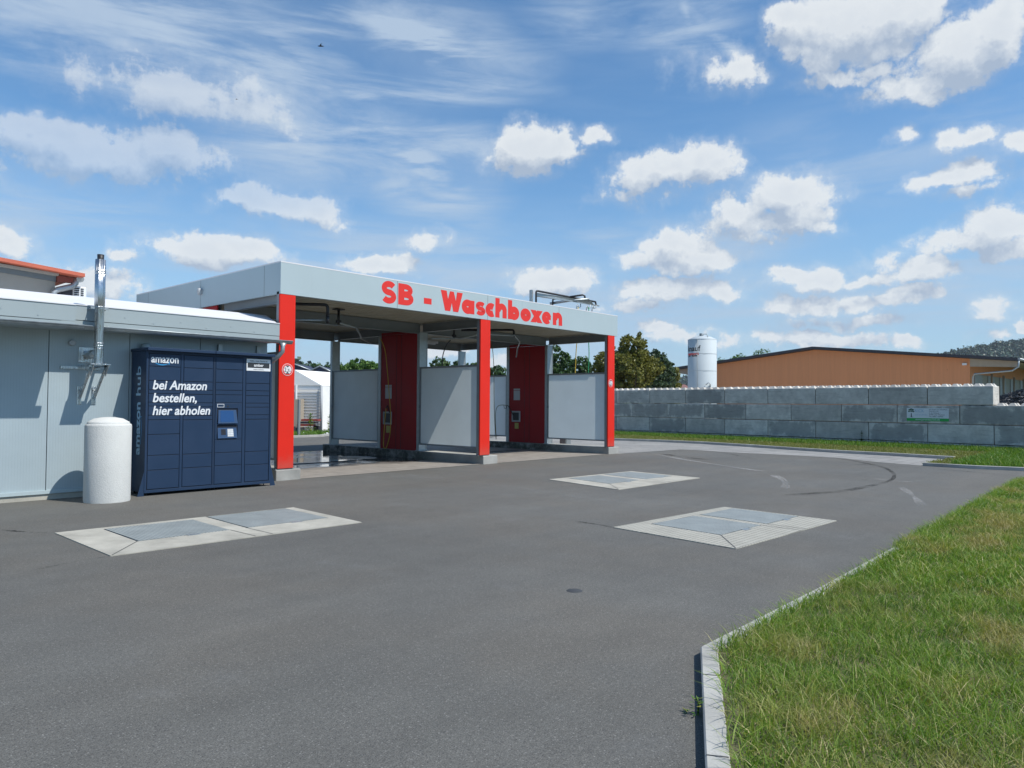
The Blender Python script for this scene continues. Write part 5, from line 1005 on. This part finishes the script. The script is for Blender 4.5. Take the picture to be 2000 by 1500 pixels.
for (x, yt, D, w, sd, lab) in ((1491, 683.5, 95, 12, 41, 'thin tree top poking over the left roof slope of the timber hall'), (1410, 702, 95, 34, 42, 'sparse bush top showing just right of the silo'), (1443, 695, 96, 8, 43, 'tiny twig top over the hall roof between silo and ridge')): tree(x, yt, 775, D, w, M_LEAFG, lab, n=900, leaf=.12, lobes=6, seed=sd, zb=1.5)

# near lawn
def inpoly(P_, poly):
    x, y = P_[:, 0], P_[:, 1]; ins = np.zeros(len(P_), bool); n_ = len(poly)
    for i in range(n_):
        x1, y1 = poly[i][0], poly[i][1]; x2, y2 = poly[(i+1) % n_][0], poly[(i+1) % n_][1]; c_ = ((y1 > y) != (y2 > y)) & (x < (x2-x1)*(y-y1)/(y2-y1+1e-12)+x1); ins ^= c_
    return ins
kd = Vector((Kd.y, -Kd.x, 0)); lawn_poly = [tuple((p+kd*.10)[:2]) for p in nl[:1]] + [tuple((K0+Vector((.10, -.14, 0)))[:2])] + [(p.x+(.02 if i < 5 else .12), p.y-.11) for i, p in enumerate(nl[2:])] + [(20.9, -18), (-8, -18)]
def scatter(n_, x0, x1, y0, y1, poly): P_ = np.stack([rng.uniform(x0, x1, n_), rng.uniform(y0, y1, n_), np.full(n_, .045)], 1); return P_[inpoly(P_, poly)]
Ps = [scatter(95000, 2.0, 7.0, -1.6, 2.4, lawn_poly), scatter(60000, 7.0, 13.0, -1.2, 2.5, lawn_poly), scatter(30000, 13.0, 20.8, -.5, 2.6, lawn_poly), scatter(30000, -2, 21, -5, -1.0, lawn_poly)]
PP = np.concatenate(Ps); cl = np.sin(PP[:, 0]*2.1+np.cos(PP[:, 1]*3.3)*1.5)*np.cos(PP[:, 1]*2.7+PP[:, 0]*.7)
cl2 = np.sin(PP[:, 0]*6.3+1)*np.sin(PP[:, 1]*7.1+PP[:, 0]*2.2); hf = .095*(1+.22*cl+.28*cl2); wf = np.where(PP[:, 0] < 7, .0042, np.where(PP[:, 0] < 13, .007, .011)); wf = np.where(PP[:, 1] < -1.2, .012, wf)
tn = np.clip(rng.normal(.40, .16, len(PP))+.10*cl+.08*cl2, 0, 1); dry = rng.random(len(PP)) < .14; tn[dry] = rng.uniform(.8, 1, dry.sum())
tag(blades('grass', PP, hf, wf, M_GRASS, tn, .95), 'green lawn grass with dry straw patches beside the near kerb', 'grass', kind='stuff')
Pt = scatter(2600, 2.0, 13.0, -1.2, 2.5, lawn_poly); tag(blades('tall_grass', Pt, .19, .0040, M_GRASS, np.clip(rng.normal(.5, .25, len(Pt)), 0, 1), .7), 'taller wiry grass stems standing out of the near lawn', 'grass', kind='stuff')
Pth = scatter(26000, 2.0, 13.0, -1.2, 2.5, lawn_poly); Pth = Pth[(np.sin(Pth[:, 0]*1.9+2)*np.sin(Pth[:, 1]*2.6+Pth[:, 0])+rng.normal(0, .35, len(Pth))) > .1]
tag(blades('thatch', Pth, .035, .0050, M_GRASS, rng.uniform(.78, 1, len(Pth)), 3.2), 'dead straw coloured thatch lying in the near lawn', 'grass', kind='stuff')
# fringe over the kerb
fr = []
for a, b, n_ in ((nl[0]+(nl[1]-nl[0])*.80, nl[1], 350), (nl[1], nl[2]*.2+nl[3]*.8, 1100), (nl[2]*.2+nl[3]*.8, nl[5], 5200), (nl[5], nl[6], 500)):
    t_ = rng.random(n_); d_ = (b-a); nn_ = Vector((d_.y, -d_.x, 0)).normalized(); o_ = rng.uniform(.095, .17, n_) if a.x < 8 else rng.uniform(-.01, .16, n_); fr.append(np.stack([a.x+d_.x*t_+nn_.x*o_, a.y+d_.y*t_+nn_.y*o_, np.full(n_, .06)], 1))
PF = np.concatenate(fr); tag(blades('fringe_grass', PF, .11, .006, M_GRASS, np.clip(rng.normal(.45, .2, len(PF)), 0, 1), 1.1), 'grass fringe hanging over the near kerb', 'grass', kind='stuff')
# verge below the block wall
vp = [tuple((p+Vector((.12, 0, 0)))[:2]) for p in kf] + [(34.8, 24), tuple((WB+WD*0)[:]), (31.2, -6), (24.9, -6)] + [tuple((p+Vector((.12, .05, 0)))[:2]) for p in far[1:]]
PV = scatter(240000, 22, 36, -6, 26, vp); PV[:, 2] = .05; nrm2 = Vector((WD.y, -WD.x)); dist = (WB.x-PV[:, 0])*nrm2.x+(WB.y-PV[:, 1])*nrm2.y
dist = dist+rng.normal(0, .12, len(PV)); gm = (dist < 2.2) | (PV[:, 1] < 4.6)
tag(blades('verge_grass', PV[gm], .17, .016, M_VERGE, None, .6), 'lush green verge grass along the foot of the block wall', 'grass', kind='stuff'); tag(blades('dry_verge_grass', PV[~gm], .075, .014, M_VDRY, None, .9), 'short yellowish verge grass behind the far kerb', 'grass', kind='stuff')
p2 = scatter(9000, 12, 30, 29.6, 33, [(12, 29.7), (19.5, 29.7), (21.5, 31.2), (30, 30.4), (30, 32), (21, 33.2), (12, 31)]); tag(blades('weedy_grass', p2, .20, .02, M_VERGE, None, .7), 'weedy grass strip at the edge of the yard seen through the left bay', 'grass', kind='stuff')
def weed(p, h, n_, label, spread=.12, w=.03, m=M_VERGE):
    root = empty('weed', p); tag(root, label, 'weed'); P_ = np.array([[0, 0, 0.0]]*n_, float); th = rng.uniform(0, 6.28, n_); zz = rng.uniform(0, h, n_); rr_ = spread*(1-zz/h*.7)*rng.uniform(.2, 1, n_)
    P_ = np.stack([np.cos(th)*rr_, np.sin(th)*rr_, zz], 1); t1_ = np.stack([np.cos(th), np.sin(th), rng.uniform(-.2, .7, n_)], 1); t1_ /= np.linalg.norm(t1_, axis=1)[:, None]; t2_ = np.stack([-np.sin(th), np.cos(th), rng.uniform(-.3, .3, n_)], 1); s_ = w*rng.uniform(.6, 1.4, n_)[:, None]
    cloud_mesh('leaves', np.stack([P_-t1_*s_, P_-t2_*s_*.35, P_+t1_*s_, P_+t2_*s_*.35], 1), 4, rng.random(n_), m, root, p); q = MB(); q.tube([(0, 0, 0), (.01, 0, h*.5), (0, .01, h)], [.006, .005, .002], 5); o = q.build('stem', M_LEAFG, root); o.location = (0, 0, 0)
weed(G(1363, 1396), .09, 40, 'small broad leaved weed growing at the foot of the near kerb', .08, .016)
weed(G(606, 846), 1.0, 160, 'tall leafy weed at the yard edge behind the left bay', .30, .09); weed(G(645, 848), 1.0, 160, 'leafy weed beside the rear post of the left bay', .30, .09)
weed(wp(1683, 862, .1)*1.0, .45, 40, 'dark spindly weed growing against the block wall', .10, .05, M_LEAFD)

# ------------------------------------------------------------------ behind the wall: silo, hall, rubble, house
Ds = 62; cS = PD(1371.5, 790, Ds); rS = (1399.5-1344.5)/2/F*Ds*1.0; zt = PD(1371.5, 664, Ds).z; za_ = PD(1371.5, 655.5, Ds).z
sb = Vector((cS.x, cS.y, 0)); si = empty('silo', sb); tag(si, 'tall white cylindrical silo behind the block wall', 'silo')
q = MB(); q.lathe([(rS, 0), (rS, zt), (rS*.97, zt+.02)], sb, 48); q.build('tank', M_SILO, si, loc=sb); q = MB(); q.lathe([(rS*1.01, zt), (rS*1.0, zt+.04), (rS*.6, zt+(za_-zt)*.7), (rS*.25, za_), (.001, za_)], sb, 40); q.build('domed_top', M_SILO, si, loc=sb)
q = MB()
for y_ in (692, 725): z = PD(1371, y_, Ds).z; q.lathe([(rS+.012, z-.02), (rS+.012, z+.02)], sb, 48)
q.build('weld_seam', M_SILO, si, loc=sb)
vw = Vector((-FW.x, -FW.y, 0)).normalized(); rtv = Vector((RT.x, RT.y, 0)).normalized()
def onS(u, z, d=.012):  # u in -1..1 across the visible face
    an = math.asin(max(-1, min(1, u))); return sb+(vw*math.cos(an)+rtv*math.sin(an))*(rS+d)+Vector((0, 0, z))
q = MB(); q.tube([onS(-.55, 0, .03), onS(-.55, zt, .03)], .018, 6); q.build('cable_conduit', M_STEEL, si, loc=sb)
q = MB(); q.tube([onS(-.1, zt+.3, -.8), onS(-.1, zt+.45, -.6), onS(.3, zt+.45, -.5), onS(.3, zt+.2, -.3)], .03, 6); q.build('top_rail', M_GALV, si, loc=sb); q = MB(); a_ = onS(-.45, zt+.55, -.7); q.box(a_.x-.09, a_.x+.09, a_.y-.09, a_.y+.09, zt+.2, zt+.52); q.build('filter_valve', M_STEEL, si, loc=sb)
def ctext(body, u0, z, size, m, wrap=1.0):
    o = text(body, 'lettering', m, si, (0, 0, 0), (1, 0, 0), (0, 1, 0), size, off=.012, ext=0); 
    for v in o.data.vertices: th = math.asin(u0)+v.co.x/rS; y_ = v.co.y; v.co = (vw*math.cos(th)+rtv*math.sin(th))*(rS+.02)+Vector((0, 0, z+y_))
    o.location = (0, 0, 0)
zz_ = PD(1371, 682, Ds).z; ctext('knauf', -.999, zz_-.2, .62, M_DARK); ctext('marmorit', -.995, PD(1371, 692, Ds).z-.1, .30, M_REDP); ctext('putz & fassade', -.99, PD(1371, 696, Ds).z-.05, .17, M_DARK)
ctext('CO', .93, PD(1371, 684, Ds).z-.2, .7, M_DARK); ctext('BA', .93, PD(1371, 692, Ds).z-.2, .4, M_DARK); ctext('Putz', .94, PD(1371, 697, Ds).z-.1, .22, M_DARK)
q = MB(); q.tube([onS(.0, PD(1371, 752, Ds).z, .05), onS(.1, PD(1371, 748, Ds).z, .3), onS(.3, PD(1371, 752, Ds).z, .05), onS(.3, 0.5, .05)], .04, 6); q.build('filling_pipe', M_GALV, si, loc=sb)

DR, DL = 55.0, 75.0; A_ = PD(1990, 700, DR); A_.z = 0; B_ = PD(1322, 718, DL); B_.z = 0; gd = (A_-B_).normalized(); gn = Vector((-gd.y, gd.x, 0)); 
if gn.dot(FW) < 0: gn = -gn
hl = empty('timber_hall', B_); tag(hl, 'long timber clad hall with dark flat pitched roof beyond the wall', 'hall')
def hp(px, y):       # point on the gable plane seen at a picture position
    d = ray(px, y); t = (B_-O).dot(gn)/d.dot(gn); return O+d*t
Cw = hp(1895, 790); wl_ = hp(1386, 760); rg = hp(1592, 677.5); eR = hp(1990, 699.5); eL = hp(1322, 718); rgb = hp(1592, 681.5)
def at_line(p): return p.dot(gd)
def roofz(p):  # underside height of roof at a point along the gable
    s_ = at_line(p); r_ = at_line(rg); 
    if s_ < r_: k = (s_-at_line(eL))/(r_-at_line(eL)); return eL.z+(rg.z-eL.z)*k
    k = (s_-r_)/(at_line(eR)-r_); return rg.z+(eR.z-rg.z)*k
def flat(p, z): return Vector((p.x, p.y, z))
LEN = 45.0
q = MB(); q.add([flat(wl_, 0), flat(Cw, 0), flat(Cw, roofz(Cw)-.25), flat(rg, rg.z-.25), flat(wl_, roofz(wl_)-.25)], [(0, 1, 2, 3, 4)]); q.extr([flat(wl_, 0), flat(Cw, 0), flat(Cw, roofz(Cw)-.25), flat(rg, rg.z-.25), flat(wl_, roofz(wl_)-.25)], gn*.12); q.build('gable_wall', M_WOOD, hl, loc=B_)
# the hall runs away from the viewer; its right long side shows doors
wd = gn
q = MB(); q.extr([flat(Cw, 0)+wd*.12, flat(Cw, 0)+wd*LEN, flat(Cw, roofz(Cw)-.3)+wd*LEN, flat(Cw, roofz(Cw)-.3)+wd*.12], -gd*.12); q.build('side_wall', M_WOOD, hl, loc=B_)
o0 = -gn*.6; q = MB()
for (p_, q_) in ((eL, rg), (rg, eR)): a_, b_ = p_+o0, q_+o0; q.extr([a_, b_, b_-Vector((0, 0, .22)), a_-Vector((0, 0, .22))], wd*(LEN+1))
q.build('roof', M_ANTH, hl, loc=B_)
q = MB(); a_, b_ = flat(Cw, roofz(Cw)-.24), flat(eR, eR.z-.24); q.extr([a_, b_, b_-Vector((0, 0, .42)), a_-Vector((0, 0, .62))], wd*.15); q.build('eaves_beam', M_WOODL, hl, loc=B_)
a_, b_ = flat(eL, eL.z-.24), flat(wl_, roofz(wl_)-.24); q = MB(); q.extr([a_, b_, b_-Vector((0, 0, .65)), a_+gd*1.2-Vector((0, 0, .5)), a_-Vector((0, 0, .3))], wd*.15); q.build('eaves_beam', M_WOODL, hl, loc=B_)
q = MB(); q.quad(flat(Cw, roofz(Cw)-.28)+wd*.2, flat(eR, eR.z-.30)+wd*.2, flat(eR, eR.z-.30)+wd*LEN, flat(Cw, roofz(Cw)-.28)+wd*LEN); q.build('soffit', M_WOODL, hl, loc=B_)
q = MB(); q.tube([flat(eR, eR.z-.10)-gn*.5+gd*.08, flat(eR, eR.z-.10)+wd*LEN+gd*.08], .10, 8); q.build('gutter', M_GALV, hl, loc=B_)
q = MB(); e_ = flat(eR, eR.z-.15)+gd*.05-gn*.45; q.tube([e_, e_-Vector((0, 0, .5)), e_-Vector((0, 0, .8))-gd*.4, flat(Cw, roofz(Cw)-1.45)+gd*.35-gn*.2, flat(Cw, roofz(Cw)-1.7)+gd*.22-gn*.1, flat(Cw, 0)+gd*.22-gn*.1], .07, 8); q.build('downpipe', M_GALV, hl, loc=B_)
for k in range(9):
    b0 = flat(Cw, 0)+wd*(1.2+k*4.6)+gd*.02; q = MB(); q.extr([b0, b0+wd*2.6, b0+wd*2.6+Vector((0, 0, 4.15)), b0+Vector((0, 0, 4.15))], gd*.06); q.build('roller_door', M_STEEL, hl, loc=B_)
    q = MB(); c0 = b0+wd*2.75; q.extr([c0, c0+wd*1.7, c0+wd*1.7+Vector((0, 0, 4.15)), c0+Vector((0, 0, 4.15))], gd*.04); q.build('wall_bay', M_REND, hl, loc=B_)
    q = MB(); c0 = b0+wd*4.5+gd*.35; q.tube([c0, c0+Vector((0, 0, 4.3))], .09, 8); q.build('timber_post', M_WOODL, hl, loc=B_)
p_ = hp(1880, 712); q = MB(); q.box(p_.x-.18, p_.x+.10, p_.y-.3, p_.y, p_.z-.06, p_.z+.10); o = q.build('wall_lamp', M_WHITE, loc=p_); tag(o, 'small white floodlight on the gable wall of the timber hall', 'wall lamp')
# rubble heap
pc = wp(2010, 780, -3.6); rb = []
n_ = 2600; th = rng.uniform(0, 6.28, n_); r_ = 2.6*np.sqrt(rng.random(n_)); zz = (1-(r_/2.6))*1.15+1.25; C_ = np.stack([pc.x+np.cos(th)*r_, pc.y+np.sin(th)*r_*1.3, zz-.1], 1)
axes = rng.normal(size=(n_, 3)); axes /= np.linalg.norm(axes, axis=1)[:, None]; bx = np.cross(axes, rng.normal(size=(n_, 3))); bx /= np.linalg.norm(bx, axis=1)[:, None]; cx3 = np.cross(axes, bx); s3 = rng.uniform(.05, .11, n_)[:, None]
f1 = np.stack([C_-axes*s3*1.6, C_-bx*s3, C_+axes*s3*1.6, C_+bx*s3], 1); f2 = np.stack([C_-axes*s3*1.6, C_-cx3*s3*.6, C_+axes*s3*1.6, C_+cx3*s3*.6], 1); f3 = np.stack([C_-bx*s3, C_-cx3*s3*.6, C_+bx*s3, C_+cx3*s3*.6], 1)
rbo = cloud_mesh('rubble_heap', np.concatenate([f1, f2, f3]), 4, np.zeros(3*n_), M_RUBB); tag(rbo, 'heap of dark broken slate rubble behind the low end of the block wall', 'rubble', kind='stuff')
q = MB(); q.lathe([(3.0, .0), (2.6, 1.15), (1.3, 1.75), (.001, 2.3)], (0, 0, 0), 24); o = q.build('rubble_core', M_RUBB); o.scale = (1, 1.3, 1); o.parent = rbo; o.location = (pc.x, pc.y, -.05)
# low brownish red roof left of the silo
D0 = 70; l0, l1 = PD(1278, 757, D0), PD(1352, 757, D0); z0_, z1_ = PD(1300, 760, D0).z, PD(1300, 749, D0).z; rh = empty('low_house', (l0.x, l0.y, 0)); tag(rh, 'low house with brownish red roof between the trees and the silo', 'house'); fwv = Vector((FW.x, FW.y, 0)).normalized()
q = MB(); q.extr([flat(l0, 0), flat(l1, 0), flat(l1, z0_), flat(l0, z0_)], fwv*6); q.build('wall', M_REND, rh, loc=rh.location); q = MB(); q.extr([flat(l0, z0_)-fwv*.4, flat(l0, z1_)+fwv*3, flat(l0, z0_)+fwv*6.4], flat(l1, 0)-flat(l0, 0)); q.build('roof', M_ROSE, rh, loc=rh.location)

# ------------------------------------------------------------------ house at far left
YH = 21.0
def hy(x, y, Y=YH): return PY(x, y, Y)
hs = empty('rendered_house', hy(60, 560)); hs.location.z = 0; tag(hs, 'beige rendered building with terracotta verge roof above the panelled building', 'house')
e0, e1 = hy(-220, 479.5), hy(154, 542.5)
q = MB(); a_, b_ = hy(-220, 520), hy(108, 571); xw = hy(108, 560).x; q.prism_y([(e0.x, 0), (xw, 0), (xw, hy(108, 549.5).z), (e0.x, hy(-220, 495).z)], YH+.02, YH+7); q.build('wall', M_REND, hs, loc=hs.location)
q = MB(); q.prism_y([(e0.x, hy(-220, 494).z), (e0.x, hy(-220, 480).z), (xw, hy(107, 537).z), (xw, hy(107, 550).z)], YH-.03, YH+.018); q.build('upper_wall_band', M_RENDB, hs, loc=hs.location)
q = MB(); q.prism_y([(e0.x, hy(-220, 484).z), (xw, hy(107, 540).z), (xw, hy(107, 536).z), (e0.x, hy(-220, 480).z)], YH-.25, YH-.032); q.build('verge_soffit', M_REND, hs, loc=hs.location)
q = MB(); q.prism_y([(e0.x, hy(-220, 473).z-.02), (e1.x, hy(154, 543).z-.02), (e1.x, hy(154, 538).z), (e0.x, hy(-220, 467).z)], YH-.45, YH+8); q.build('roof', M_TERRA, hs, loc=hs.location)
x2 = hy(144, 556).x; q = MB(); q.prism_y([(xw+.01, hy(109, 551).z), (xw+.01, hy(109, 538).z), (x2, hy(144, 545).z), (x2, hy(144, 554).z)], YH-.12, YH+.0); q.build('eaves_board', M_TERRD, hs, loc=hs.location)
q = MB(); q.tube([hy(157, 545, YH-.2), hy(157, 545, YH+7)], .09, 8); q.build('gutter', M_GALV, hs, loc=hs.location)
q = MB(); q.tube([hy(149, 546, YH-.1), hy(147, 554, YH-.1), hy(141, 559.5, YH-.1), hy(112, 566, YH-.1), hy(105, 571, YH-.1), hy(104, 600, YH-.1)], .075, 10); q.build('downpipe', M_GALV, hs, loc=hs.location)
q = MB(); c0 = hy(148, 570, YH+.3); q.box(c0.x-.12, c0.x+.20, YH+.1, YH+.8, hy(148, 590).z, hy(148, 557.5).z); ac = q.build('air_conditioner', M_WHITE, None, .03, loc=c0); tag(ac, 'white air conditioning unit with black grille beside the rendered building', 'air conditioner')
q = MB(); zt_ = hy(148, 559).z; 
for k in range(9): q.box(c0.x-.10, c0.x+.02, YH+.09, YH+.099, zt_-.06-k*.052, zt_-.03-k*.052); q.box(c0.x+.05, c0.x+.12, YH+.09, YH+.099, zt_-.06-k*.052, zt_-.03-k*.052)
q.build('grille', M_BLACK, ac); bpy.context.scene.objects[-1].location = -Vector(c0) ; q = MB(); q.box(c0.x-.42, c0.x-.13, YH+.15, YH+.75, hy(140, 592).z, hy(140, 560).z); q.build('side_bracket', M_ANTH, ac); bpy.context.scene.objects[-1].location = -Vector(c0)

# ------------------------------------------------------------------ seen through the left bay: tents, sheds, fence post
def tent(x0, xr, x1, ytop, ye, ygr, D, label, dz=0):
    a_, r_, b_ = PD(x0, ye, D), PD(xr, ytop, D), PD(x1, ye+1, D); t = empty('marquee', flat(a_, 0)); tag(t, label, 'marquee', 'white marquees'); dp = fwv*9+rtv*3.2
    q = MB(); q.extr([a_, b_, r_], dp); q.build('roof', M_TENT, t, loc=t.location)
    q = MB(); q.extr([flat(a_, 0)+fwv*.05, flat(b_, 0)+fwv*.05, flat(b_, b_.z)+fwv*.05, flat(a_, a_.z)+fwv*.05], dp*.98); q.build('canvas_wall', M_TENT, t, loc=t.location)
    q = MB(); nS = 14
    for k in range(nS):
        z = .25+k*(a_.z-.35)/nS; q.extr([flat(a_, z), flat(b_, z), flat(b_, z+.05), flat(a_, z+.05)], -fwv*.05)
    q.build('wall_slat', M_SLAT, t, loc=t.location)
    q = MB()
    for f in (0, .5, 1): p_ = a_.lerp(b_, f); q.tube([flat(p_, 0)-fwv*.09, flat(p_, p_.z)-fwv*.09], .07, 8)
    q.build('frame_post', M_GREYL, t, loc=t.location)
    return t
tent(530, 575, 629, 722, 752, 815, 40, 'white marquee with gable end nearest the left red column'); tent(629, 700, 770, 728, 754, 815, 42.5, 'white marquee continuing behind the rear post of the left bay')
def shed(x0, x1, yt, ye, D, label):
    a_, b_ = PD(x0, ye, D), PD(x1, ye, D); r_ = PD((x0+x1)/2, yt, D); t = empty('dark_shed', flat(a_, 0)); tag(t, label, 'shed'); q = MB(); q.extr([flat(a_, 0), flat(b_, 0), flat(b_, a_.z), flat(a_, a_.z)], fwv*10); q.build('wall', M_BROOF, t, loc=t.location); q = MB(); q.extr([a_-rtv*.5, b_+rtv*.5, r_], fwv*10.5-fwv*0); q.build('roof', M_BROOF, t, loc=t.location)
    q = MB(); q.tube([a_-rtv*.5-fwv*.1, r_-fwv*.1, b_+rtv*.5-fwv*.1], .08, 5); q.build('verge_trim', M_GALV, t, loc=t.location); q = MB(); w0 = a_.lerp(b_, .55); q.box(w0.x-.5, w0.x+.8, w0.y-.3, w0.y-.1, a_.z-1.4, a_.z-.3); q.build('window', M_PBLUE, t, loc=t.location)
shed(598, 652, 715, 733, 70, 'dark blue gabled shed behind the marquees'); shed(540, 600, 709, 724, 78, 'long dark blue roofed building behind the marquee at the red column')
q = MB(); p_ = PD(583.5, 840, 34); p_.z = 0; q.box(p_.x-.05, p_.x+.05, p_.y-.05, p_.y+.05, 0, PD(583.5, 780, 34).z); o = q.build('fence_post', M_STEEL, None, .005, loc=p_); tag(o, 'lone grey steel fence post at the yard edge', 'post')
p_ = PD(604, 814, 38.5); q = MB(); root = empty('steel_trestle', flat(p_, 0)); tag(root, 'stack of rust red steel sections lying before the marquee', 'steel stack')
for k in range(3): a_, b_ = PD(588-k*4, 815+k*1.5, 38.5), PD(621-k*5, 815+k*1.5, 38.5); q = MB(); q.extr([flat(a_, .35+.13*(2-k)), flat(b_, .35+.13*(2-k)), flat(b_, .45+.13*(2-k)), flat(a_, .45+.13*(2-k))], fwv*.6); q.build('steel_section', M_RUST if k != 1 else M_ANTH, root, loc=root.location)
q = MB(); q.box(p_.x-1.0, p_.x-.85, p_.y-.1, p_.y+.4, 0, .35); q.box(p_.x+.5, p_.x+.65, p_.y-.1, p_.y+.4, 0, .35); q.build('support', M_ANTH, root, loc=root.location)
p_ = PD(572, 800, 38.8); root = empty('storage_container', flat(p_, 0)); tag(root, 'pale beige storage box half hidden by the left red column', 'container'); q = MB(); a_, b_ = PD(560, 800, 38.8), PD(582, 800, 38.8); q.extr([flat(a_, .25), flat(b_, .25), flat(b_, 1.75), flat(a_, 1.75)], fwv*1.4); q.build('body', M_WOODL, root, .01, loc=root.location); q = MB(); q.extr([flat(a_, 0), flat(b_, 0), flat(b_, .25), flat(a_, .25)], fwv*1.3); q.build('pallet', M_ANTH, root, loc=root.location)
for i, (x, y) in enumerate(((592, 850.5), (637, 850.5))):
    p_ = G(x, y); q = MB(); q.tube([(p_.x-.13, p_.y, .06), (p_.x+.10, p_.y+.05, .07)], [.05, .075], 10); o = q.build('paper_cup', M_WHITE, loc=p_); tag(o, ['white crumpled cup lying on the asphalt behind the left bay near the red column', 'white crumpled cup lying on the asphalt close to the rear post'][i], 'litter', 'litter behind the left bay')

# ------------------------------------------------------------------ hills with forest
def hill(prof, D, name, depth=180, step=6, cone=6.5, seedn=1):
    """profile: list of (px, py) of the skyline at distance D"""
    xs = [p[0] for p in prof]; ys = [p[1] for p in prof]; X = np.arange(xs[0], xs[-1]+1, 10); Yt = np.interp(X, xs, ys); cr = [PD(float(x), float(y), D) for x, y in zip(X, Yt)]; mb = MB(); n_ = len(cr); vs = []
    for k, (f, hfr) in enumerate(((-1, 0), (-.6, .35), (-.3, .72), (0, 1), (.5, .9), (1, 0))):
        for c_ in cr: vs.append((c_.x+fwv.x*depth*f, c_.y+fwv.y*depth*f, max(0, (c_.z-cone*.8)*hfr)-.5))
    mb.add(vs, [(k*n_+i, k*n_+i+1, (k+1)*n_+i+1, (k+1)*n_+i) for k in range(5) for i in range(n_-1)], True); h_ = mb.build(name, M_LEAFD if False else M_FIELD); tag(h_, kind='structure')
    r_ = np.random.default_rng(seedn); Wd = (cr[-1]-cr[0]).length; N = int(Wd*depth/(cone*cone*.30)); u = r_.random(N)*(n_-1); k = np.minimum(u.astype(int), n_-2); fr_ = u-k; cz = np.array([[c_.x, c_.y, c_.z] for c_ in cr]); base = cz[k]*(1-fr_)[:, None]+cz[k+1]*fr_[:, None]
    f = -r_.random(N)*.85+.05; hf_ = np.interp(f, [-1, -.6, -.3, 0, .5], [0, .35, .72, 1, .9]); B2 = base.copy(); B2[:, 0] += fwv.x*depth*f; B2[:, 1] += fwv.y*depth*f; B2[:, 2] = np.maximum(0, (base[:, 2]-cone*.8)*hf_)-.5
    hgt = cone*r_.uniform(.6, 1.3, N); K_ = 22; dv = r_.normal(size=(N, K_, 3)); dv /= np.linalg.norm(dv, axis=2)[..., None]; rr_ = r_.uniform(.45, 1, (N, K_, 1))
    C_ = B2[:, None, :]+dv*rr_*np.stack([hgt*.36, hgt*.36, hgt*.5], 1)[:, None, :]; C_[..., 2] += hgt[:, None]*.5; C_ = C_.reshape(-1, 3); M_ = len(C_)
    nr_ = dv.reshape(-1, 3)+r_.normal(size=(M_, 3))*.5; a_ = np.cross(nr_, r_.normal(size=(M_, 3))); a_ /= np.linalg.norm(a_, axis=1)[:, None]; b_ = np.cross(nr_/np.linalg.norm(nr_, axis=1)[:, None], a_); sz = (np.repeat(hgt, K_)*r_.uniform(.09, .18, M_))[:, None]
    faces = [np.stack([C_-a_*sz, C_-b_*sz, C_+a_*sz, C_+b_*sz], 1)]; tint = [np.clip(np.repeat(r_.normal(.5, .2, N), K_)+r_.normal(0, .12, M_), 0, 1)]
    fo = cloud_mesh('forest', np.concatenate(faces), 4, np.concatenate(tint), M_CONIF); return fo
tag(hill([(1780, 712), (1850, 688), (1900, 676), (1960, 667), (2000, 662), (2100, 655), (2300, 668)], 1000, 'hills', 330, cone=8.5, seedn=2), 'dark wooded hill rising behind the timber hall', 'forest', kind='stuff')
tag(hill([(1180, 765), (1250, 748), (1320, 738), (1350, 733), (1420, 738), (1520, 760)], 1300, 'hills', 200, cone=11, seedn=3), 'distant low wooded ridge left of the silo', 'forest', kind='stuff')
tag(hill([(480, 710), (540, 704), (575, 701), (600, 712), (625, 716), (700, 716), (800, 724), (1000, 735)], 420, 'hills', 90, cone=7, seedn=4), 'wooded rise behind the dark blue sheds', 'forest', kind='stuff')

# birds
for i, (x, y, D, s_, lab) in enumerate(((626, 90, 40, .16, 'dark bird gliding high in the streaky clouds'), (462, 194, 70, .10, 'tiny far bird in front of the hazy upper left cloud'))):
    c0 = PD(x, y, D); root = empty('bird', c0); tag(root, lab, 'bird'); q = MB(); ax = rtv*s_; q.tube([c0-ax, c0-ax*.6, c0, c0+ax*.7, c0+ax*1.1], [.004, s_*.16, s_*.24, s_*.15, .01], 8); q.build('body', M_BLACK, root, loc=c0)
    for k in (1, -1): q = MB(); wv = fwv*k*s_*1.4+Vector((0, 0, s_*.35)); q.extr([c0-ax*.35, c0+ax*.35, c0+ax*.45+wv*.6, c0+ax*.9+wv, c0+ax*.1+wv*.55], (0, 0, .008)); q.build('wing', M_BLACK, root, loc=c0)

# summer haze: one closed box of thin air round the whole scene
q = MB(); q.box(-1750, 1950, -1750, 1950, -1.1, 180)
M_AIR = bpy.data.materials.new('air'); M_AIR.use_nodes = True; nt_ = M_AIR.node_tree; nt_.nodes.clear(); v_ = nt_.nodes.new('ShaderNodeVolumePrincipled'); v_.inputs['Color'].default_value = (.80, .88, 1, 1); v_.inputs['Density'].default_value = .00012
o_ = nt_.nodes.new('ShaderNodeOutputMaterial'); nt_.links.new(v_.outputs[0], o_.inputs[1]); tag(q.build('haze', M_AIR), 'thin summer haze over the yard and hills', 'haze', kind='stuff')
